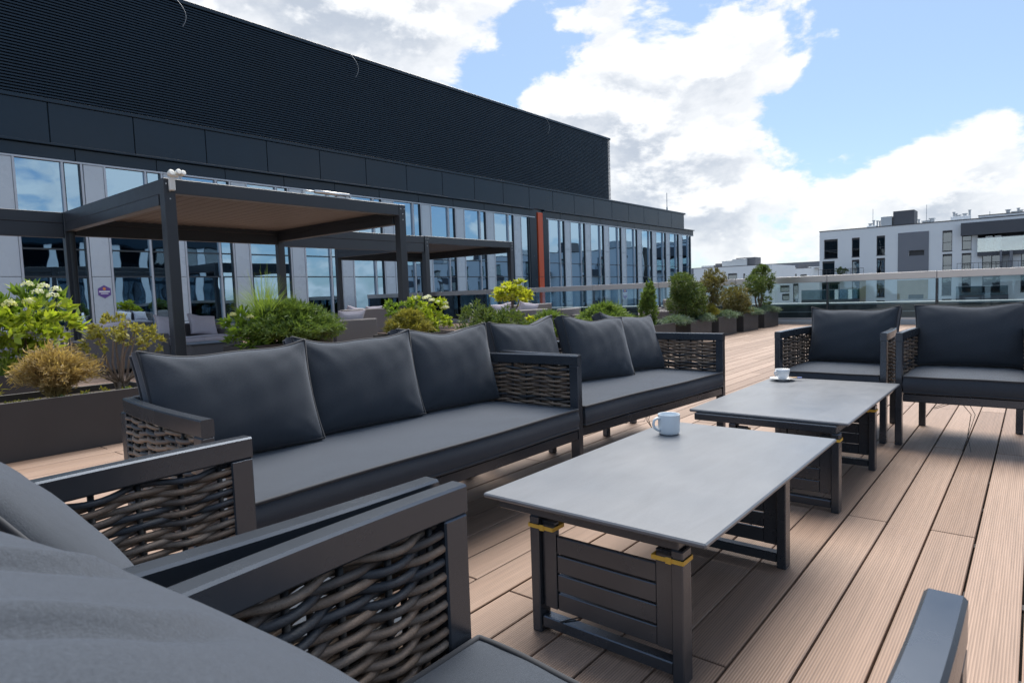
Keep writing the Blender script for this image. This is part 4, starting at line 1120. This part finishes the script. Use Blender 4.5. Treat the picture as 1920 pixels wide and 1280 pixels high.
# long planter on the left
planter(-1.6, 1.98, 5.24, 5.78, 'long low dark planter with gold juniper and stonecrop behind the sofa', group=None)
p = plant('gold_juniper', 'dry gold-brown juniper in the long planter behind the sofa', 1.40, 5.48)
juniper(p, .29, .22, .37, 'leaf_brown', 1500, 1.0, .042, 1, dome=.42, s0=.12); 
p = plant('low_juniper', 'small sprawling yellowish juniper at the near end of the long planter', .72, 5.46)
juniper(p, .34, .22, .26, 'leaf_gold', 1200, 1.0, .055, 2)
p = plant('bare_shrub', 'leggy shrub with bare twigs and a tuft of olive leaves in the long planter', 1.84, 5.52)
tips = [(-.12, .02, .42), (.0, .05, .50), (.12, -.02, .46), (.2, .03, .36), (-.2, .0, .30), (.07, .0, .52), (-.05, -.06, .4), (.16, .08, .42)]
stems(p, tips, 'dry_twig', .011)
clump(p, [(-.02, .0, .50, .16, .12, .09), (.14, .02, .44, .15, .12, .08), (-.14, 0, .38, .10, .08, .07), (.24, .0, .36, .08, .08, .06)], 'leaf_gold', 1500, .034, .016, 5)
for i in range(26):
    a = rdir(1)[0]; MB().tube([(0, 0, .05), (a[0] * .12, a[1] * .08, .12), (a[0] * .25, a[1] * .14, .16 + .14 * abs(a[2]))], [.005, .004, .002], 4, cap=False).build('twig', 'dry_twig', p)
p = plant('stonecrop', 'mat of pale green stonecrop covering the soil of the long planter', .2, 5.5)
p['kind'] = 'stuff'
clump(p, [(x, yy, -.005, .14, .12, .035) for x in np.arange(-1.2, 1.75, .16) for yy in (-.14, .08)], 'leaf_gold', 5200, .022, .012, 6, shell=.8)
clump(p, [(x, -.16, .0, .16, .07, .04) for x in np.arange(-.2, 1.7, .22)], 'leaf_juniper', 2000, .02, .012, 7, shell=.8)

# hydrangea planter behind it
planter(-.4, 2.05, 7.55, 8.2, 'dark planter with lime hydrangea and pink flowers, behind the long planter', group=None)
p = plant('hydrangea', 'lime green hydrangea with white lacy flower heads above the long planter', 1.75, 7.85)
tips = [(-.3, 0, .6), (-.1, .05, .75), (.15, 0, .7), (.3, .05, .6), (.0, -.1, .6), (-.45, 0, .5)]
stems(p, tips)
clump(p, [(-.25, -.1, .52, .36, .28, .20), (.08, -.12, .56, .34, .26, .20), (.22, -.05, .42, .26, .24, .2), (-.5, -.1, .38, .28, .24, .2), (-.12, -.1, .30, .4, .26, .2)], 'leaf_lime', 1700, .10, .05, 8, shell=.6, fold=.18)
clump(p, [(.16, .2, .72, .34, .2, .18), (-.2, .2, .70, .25, .2, .14)], 'leaf_hydrangea', 420, .11, .055, 9, shell=.6, fold=.18)
flower_heads(p, [(.12, .1, .92), (.24, .05, .90), (.30, .0, .80), (-.42, .1, .88), (-.40, .05, .80), (.36, .1, .86), (.18, .0, .84), (.38, .0, .70)], .058, 'petal_white', 4, 60, .020)
flower_heads(p, [(-.12, -.25, .72), (.05, -.22, .74), (-.55, -.2, .66), (-.66, -.2, .5), (-.62, -.2, .42)], .065, 'petal_cream', 5, 70, .026)
p = plant('lavender', 'patch of lavender and catmint below the lime hydrangea', 1.55, 7.68)
grass(p, 160, .36, .3, 'leaf_grass', 11)
clump(p, [(.1, -.05, .34, .4, .12, .12), (-.25, -.05, .3, .2, .12, .1)], 'petal_lavender', 420, .03, .02, 12)
p = plant('pink_flowers', 'cluster of pink flowers on grassy leaves in the hydrangea planter', 1.12, 7.62)
grass(p, 260, .30, .3, 'leaf_deep', 13, wd=.014)
flower_heads(p, [(.0, -.05, .34), (.1, .0, .32), (.2, -.04, .30), (-.1, 0, .33), (.27, 0, .26)], .05, 'petal_pink', 6, 50, .03)
p = plant('green_grass', 'clump of strappy green leaves at the corner of the hydrangea planter', 1.85, 7.66); grass(p, 200, .26, .3, 'leaf_deep', 14, wd=.012)

# planter with grass and bushy juniper
planter(4.45, 5.75, 8.6, 9.2, 'dark planter with bushy juniper and fountain grass beside the pergola post', group=None)
p = plant('bushy_juniper', 'bushy mid green juniper spilling over the planter beside the pergola post', 5.32, 8.75)
juniper(p, .85, .45, .62, 'leaf_juniper', 6000, 1.0, .085, 21); clump(p, [(-.1, -.15, .22, .42, .3, .2), (.45, -.1, .22, .35, .25, .17)], 'leaf_juniper', 2600, .06, .02, 22)
p = plant('fountain_grass', 'tall arching fountain grass behind the bushy juniper', 5.02, 8.98); grass(p, 620, 1.2, .85, 'leaf_grass', 23, wd=.010)
p = plant('young_hydrangea', 'fresh green hydrangea with one cream flower head beside the fountain grass', 4.62, 8.85)
clump(p, [(0, 0, .34, .30, .25, .24), (.2, -.05, .26, .28, .22, .2), (.02, -.1, .12, .25, .2, .16)], 'leaf_hydrangea', 1300, .10, .035, 24, shell=.7); flower_heads(p, [(-.02, -.2, .46), (-.2, -.05, .5)], .05, 'petal_cream', 7)
stems(p, [(-.1, 0, .4), (.1, 0, .4), (.2, 0, .35)])

# planter with gold juniper and white hydrangea
planter(6.75, 8.1, 8.05, 8.65, 'dark planter with white hydrangea and gold juniper behind the middle cushion', group=None)
p = plant('gold_juniper', 'yellow-green feathery juniper in front of the white hydrangea', 7.12, 8.15)
juniper(p, .42, .32, .42, 'leaf_gold', 3400, 1.0, .07, 31)
p = plant('hydrangea', 'white-flowered hydrangea beside the pergola post', 7.66, 8.35)
stems(p, [(-.2, 0, .5), (.0, 0, .55), (.2, 0, .45), (.32, 0, .4)])
clump(p, [(-.1, 0, .46, .32, .25, .18), (.22, -.05, .40, .28, .22, .18), (.0, -.1, .25, .36, .22, .18), (.42, -.05, .2, .14, .12, .12)], 'leaf_lime', 900, .10, .05, 32, shell=.65, fold=.18)
flower_heads(p, [(-.05, -.1, .64), (.08, -.12, .60), (.22, -.15, .56), (.32, -.18, .46), (.38, -.15, .54), (.12, 0, .66), (.45, -.1, .46), (-.22, -.05, .64)], .06, 'petal_white', 8, 70, .026)
p = plant('tuft_grass', 'tuft of fine green grass between the gold juniper and the white hydrangea', 7.3, 8.4); grass(p, 300, .55, .4, 'leaf_grass', 33)
clump(p, [(-.12, .1, .5, .24, .15, .12)], 'leaf_hydrangea', 300, .08, .035, 34)

# planter row between the sofas and the lounge furniture
ROW = [(5.45, 6.55), (6.85, 7.9), (8.2, 9.25), (9.7, 10.7), (11.35, 12.35), (12.72, 13.72), (14.15, 15.12), (15.55, 16.62)]
SH = ['dark green juniper', 'yellow-edged fern juniper', 'flat-topped spreading juniper', 'columnar thuja', 'large round conifer', 'bronze-tipped conifer', 'brownish conifer', 'two-crowned small conifer']
for (a, b), s in zip(ROW, SH):
    planter(a, b, 5.02, 5.56, 'dark square-cut planter holding the ' + s)
p = plant('dark_juniper', 'dark green billowing juniper showing between the two sofas', 6.0, 5.3, cat='shrub')
clump(p, [(-.3, 0, .32, .22, .2, .22), (.0, -.05, .22, .25, .22, .2), (.32, 0, .30, .25, .2, .16), (-.15, -.15, .05, .35, .2, .16), (.3, -.1, .08, .28, .18, .15)], 'leaf_conifer', 7500, .05, .018, 41); juniper(p, .5, .3, .48, 'leaf_conifer', 900, 1, .06, 42)
p = plant('fern_juniper', 'bright yellow-edged fern-like juniper behind the middle of the sofas', 7.2, 5.3, cat='shrub')
juniper(p, .55, .28, .34, 'leaf_juniper', 2600, 1.0, .08, 43); clump(p, [(-.35, -.05, .22, .12, .12, .14), (-.42, -.05, .1, .1, .1, .1)], 'leaf_yellow', 420, .06, .03, 44)
p = plant('flat_juniper', 'flat-topped spreading green juniper in the planter row', 8.75, 5.3, cat='shrub')
juniper(p, .62, .40, .42, 'leaf_juniper', 4200, 1.0, .075, 45); clump(p, [(0, 0, .22, .4, .25, .16)], 'leaf_juniper', 1800, .05, .02, 46)
p = plant('thuja', 'slim columnar thuja in the planter row', 10.25, 5.32, cat='shrub')
clump(p, [(0, 0, .28, .15, .15, .30), (.05, 0, .52, .10, .10, .22), (-.05, 0, .46, .09, .09, .2), (.07, 0, .66, .05, .05, .14)], 'leaf_juniper', 5200, .05, .017, 47, upb=.8)
stems(p, [(0, 0, .5)], r=.02)
p = plant('conifer_tree', 'large round dense conifer in the planter row', 11.75, 5.3, cat='tree'); p.scale = (1.05, 1, .9)
stems(p, [(0, 0, .5), (-.1, 0, .7), (.15, 0, .5)], r=.03, name='trunk')
clump(p, [(-.12, 0, .82, .26, .24, .22), (.02, -.05, .62, .34, .3, .24), (.18, 0, .50, .32, .28, .24), (-.1, 0, .40, .34, .3, .22), (.22, -.05, .28, .3, .25, .2), (.05, .1, .95, .18, .16, .12)], 'leaf_conifer', 15000, .045, .017, 48, name='crown')
p = plant('conifer_tree', 'open bronze-tipped conifer with a bare trunk in the planter row', 13.15, 5.32, cat='tree')
stems(p, [(0, 0, .62), (-.15, 0, .7), (.15, 0, .7)], r=.022, name='trunk')
clump(p, [(.1, 0, .88, .26, .22, .16), (-.15, 0, .74, .24, .2, .18), (.2, 0, .72, .2, .18, .18), (-.2, 0, .5, .22, .2, .18), (-.1, .05, .35, .2, .2, .15)], 'leaf_bronze', 6500, .045, .017, 49, name='crown')
p = plant('conifer_shrub', 'low brownish rounded conifer in the planter row', 14.35, 5.28, cat='shrub')
clump(p, [(0, 0, .45, .36, .3, .24), (-.25, 0, .36, .28, .25, .22), (.25, 0, .30, .3, .25, .22), (0, -.05, .18, .4, .28, .2)], 'leaf_bronze', 9000, .045, .017, 50); stems(p, [(0, 0, .4)], r=.025)
p = plant('conifer_tree', 'small conifer with two rounded crowns at the end of the planter row', 16.05, 5.3, cat='tree')
stems(p, [(-.3, 0, .62), (.18, 0, .8), (.0, 0, .6)], r=.022, name='trunk')
clump(p, [(-.34, 0, .70, .26, .24, .22), (-.2, 0, .56, .2, .2, .14), (.22, 0, .88, .30, .26, .22), (.32, 0, .68, .26, .22, .2), (.1, 0, 1.08, .15, .15, .1), (.4, 0, .28, .18, .15, .12)], 'leaf_conifer', 9500, .05, .018, 51, name='crown')
p['label'] = 'small conifer with two rounded crowns at the end of the planter row'
for i, (x, w) in enumerate(((11.0, .5), (12.1, .45), (13.4, .6), (14.95, .55), (16.2, .6))):
    p = plant('trailing_juniper', 'blue-green trailing juniper spilling over the planter of the ' + ('columnar thuja', 'large round conifer', 'bronze-tipped conifer', 'brownish conifer', 'two-crowned conifer')[i], x, 5.16, cat='shrub', group='trailing junipers in the planter row')
    juniper(p, w, .28, .13, 'leaf_bluegreen', 1500, 1.0, .055, 60 + i, upb=.1)
p = plant('golden_conifer', 'small lime golden conifer between the round conifer and the trailing juniper', 12.78, 5.2, cat='shrub'); juniper(p, .2, .18, .30, 'leaf_gold', 1000, 1, .05, 70)
# lime tree in a pot
planter(12.15, 12.65, 10.0, 10.5, 'tall dark pot holding the lime-leaved shrub', h=.46, group=None)
p = plant('lime_tree', 'small tree with glowing lime yellow leaves in a dark pot', 12.42, 10.25, .41, 'tree'); p.scale = (.9, .9, .72)
tips = [(-.35, 0, .9), (-.1, 0, 1.15), (.2, 0, 1.2), (.45, 0, .95), (.6, 0, .7), (-.5, 0, .75)]
stems(p, tips, 'bark', .018, name='trunk')
clump(p, [(-.30, 0, .95, .32, .3, .2), (.15, 0, 1.1, .34, .3, .2), (.48, 0, .82, .24, .2, .2), (.0, 0, .78, .3, .25, .18), (-.52, 0, .80, .18, .2, .16), (.68, 0, .55, .16, .16, .12)], 'leaf_yellow', 1700, .13, .06, 71, shell=.7, fold=.15, name='crown')
flower_heads(p, [(-.45, -.1, 1.08), (.1, -.1, 1.28), (.3, -.1, 1.26)], .08, 'petal_cream', 9, 60, .04)
flower_heads(p, [(.25, -.1, .12), (.1, -.15, .1)], .09, 'petal_pink', 10, 50, .05)
p = pb
clump(p, [(0, 0, .95, .55, .6, .45), (0, .3, 1.1, .35, .4, .35)], 'leaf_conifer', 500, .22, .1, 80)
MB().lathe([(0, 0), (.22, 0), (.3, .5), (.27, .5), (0, .45)], n=14).build('pot', 'render_grey', p)
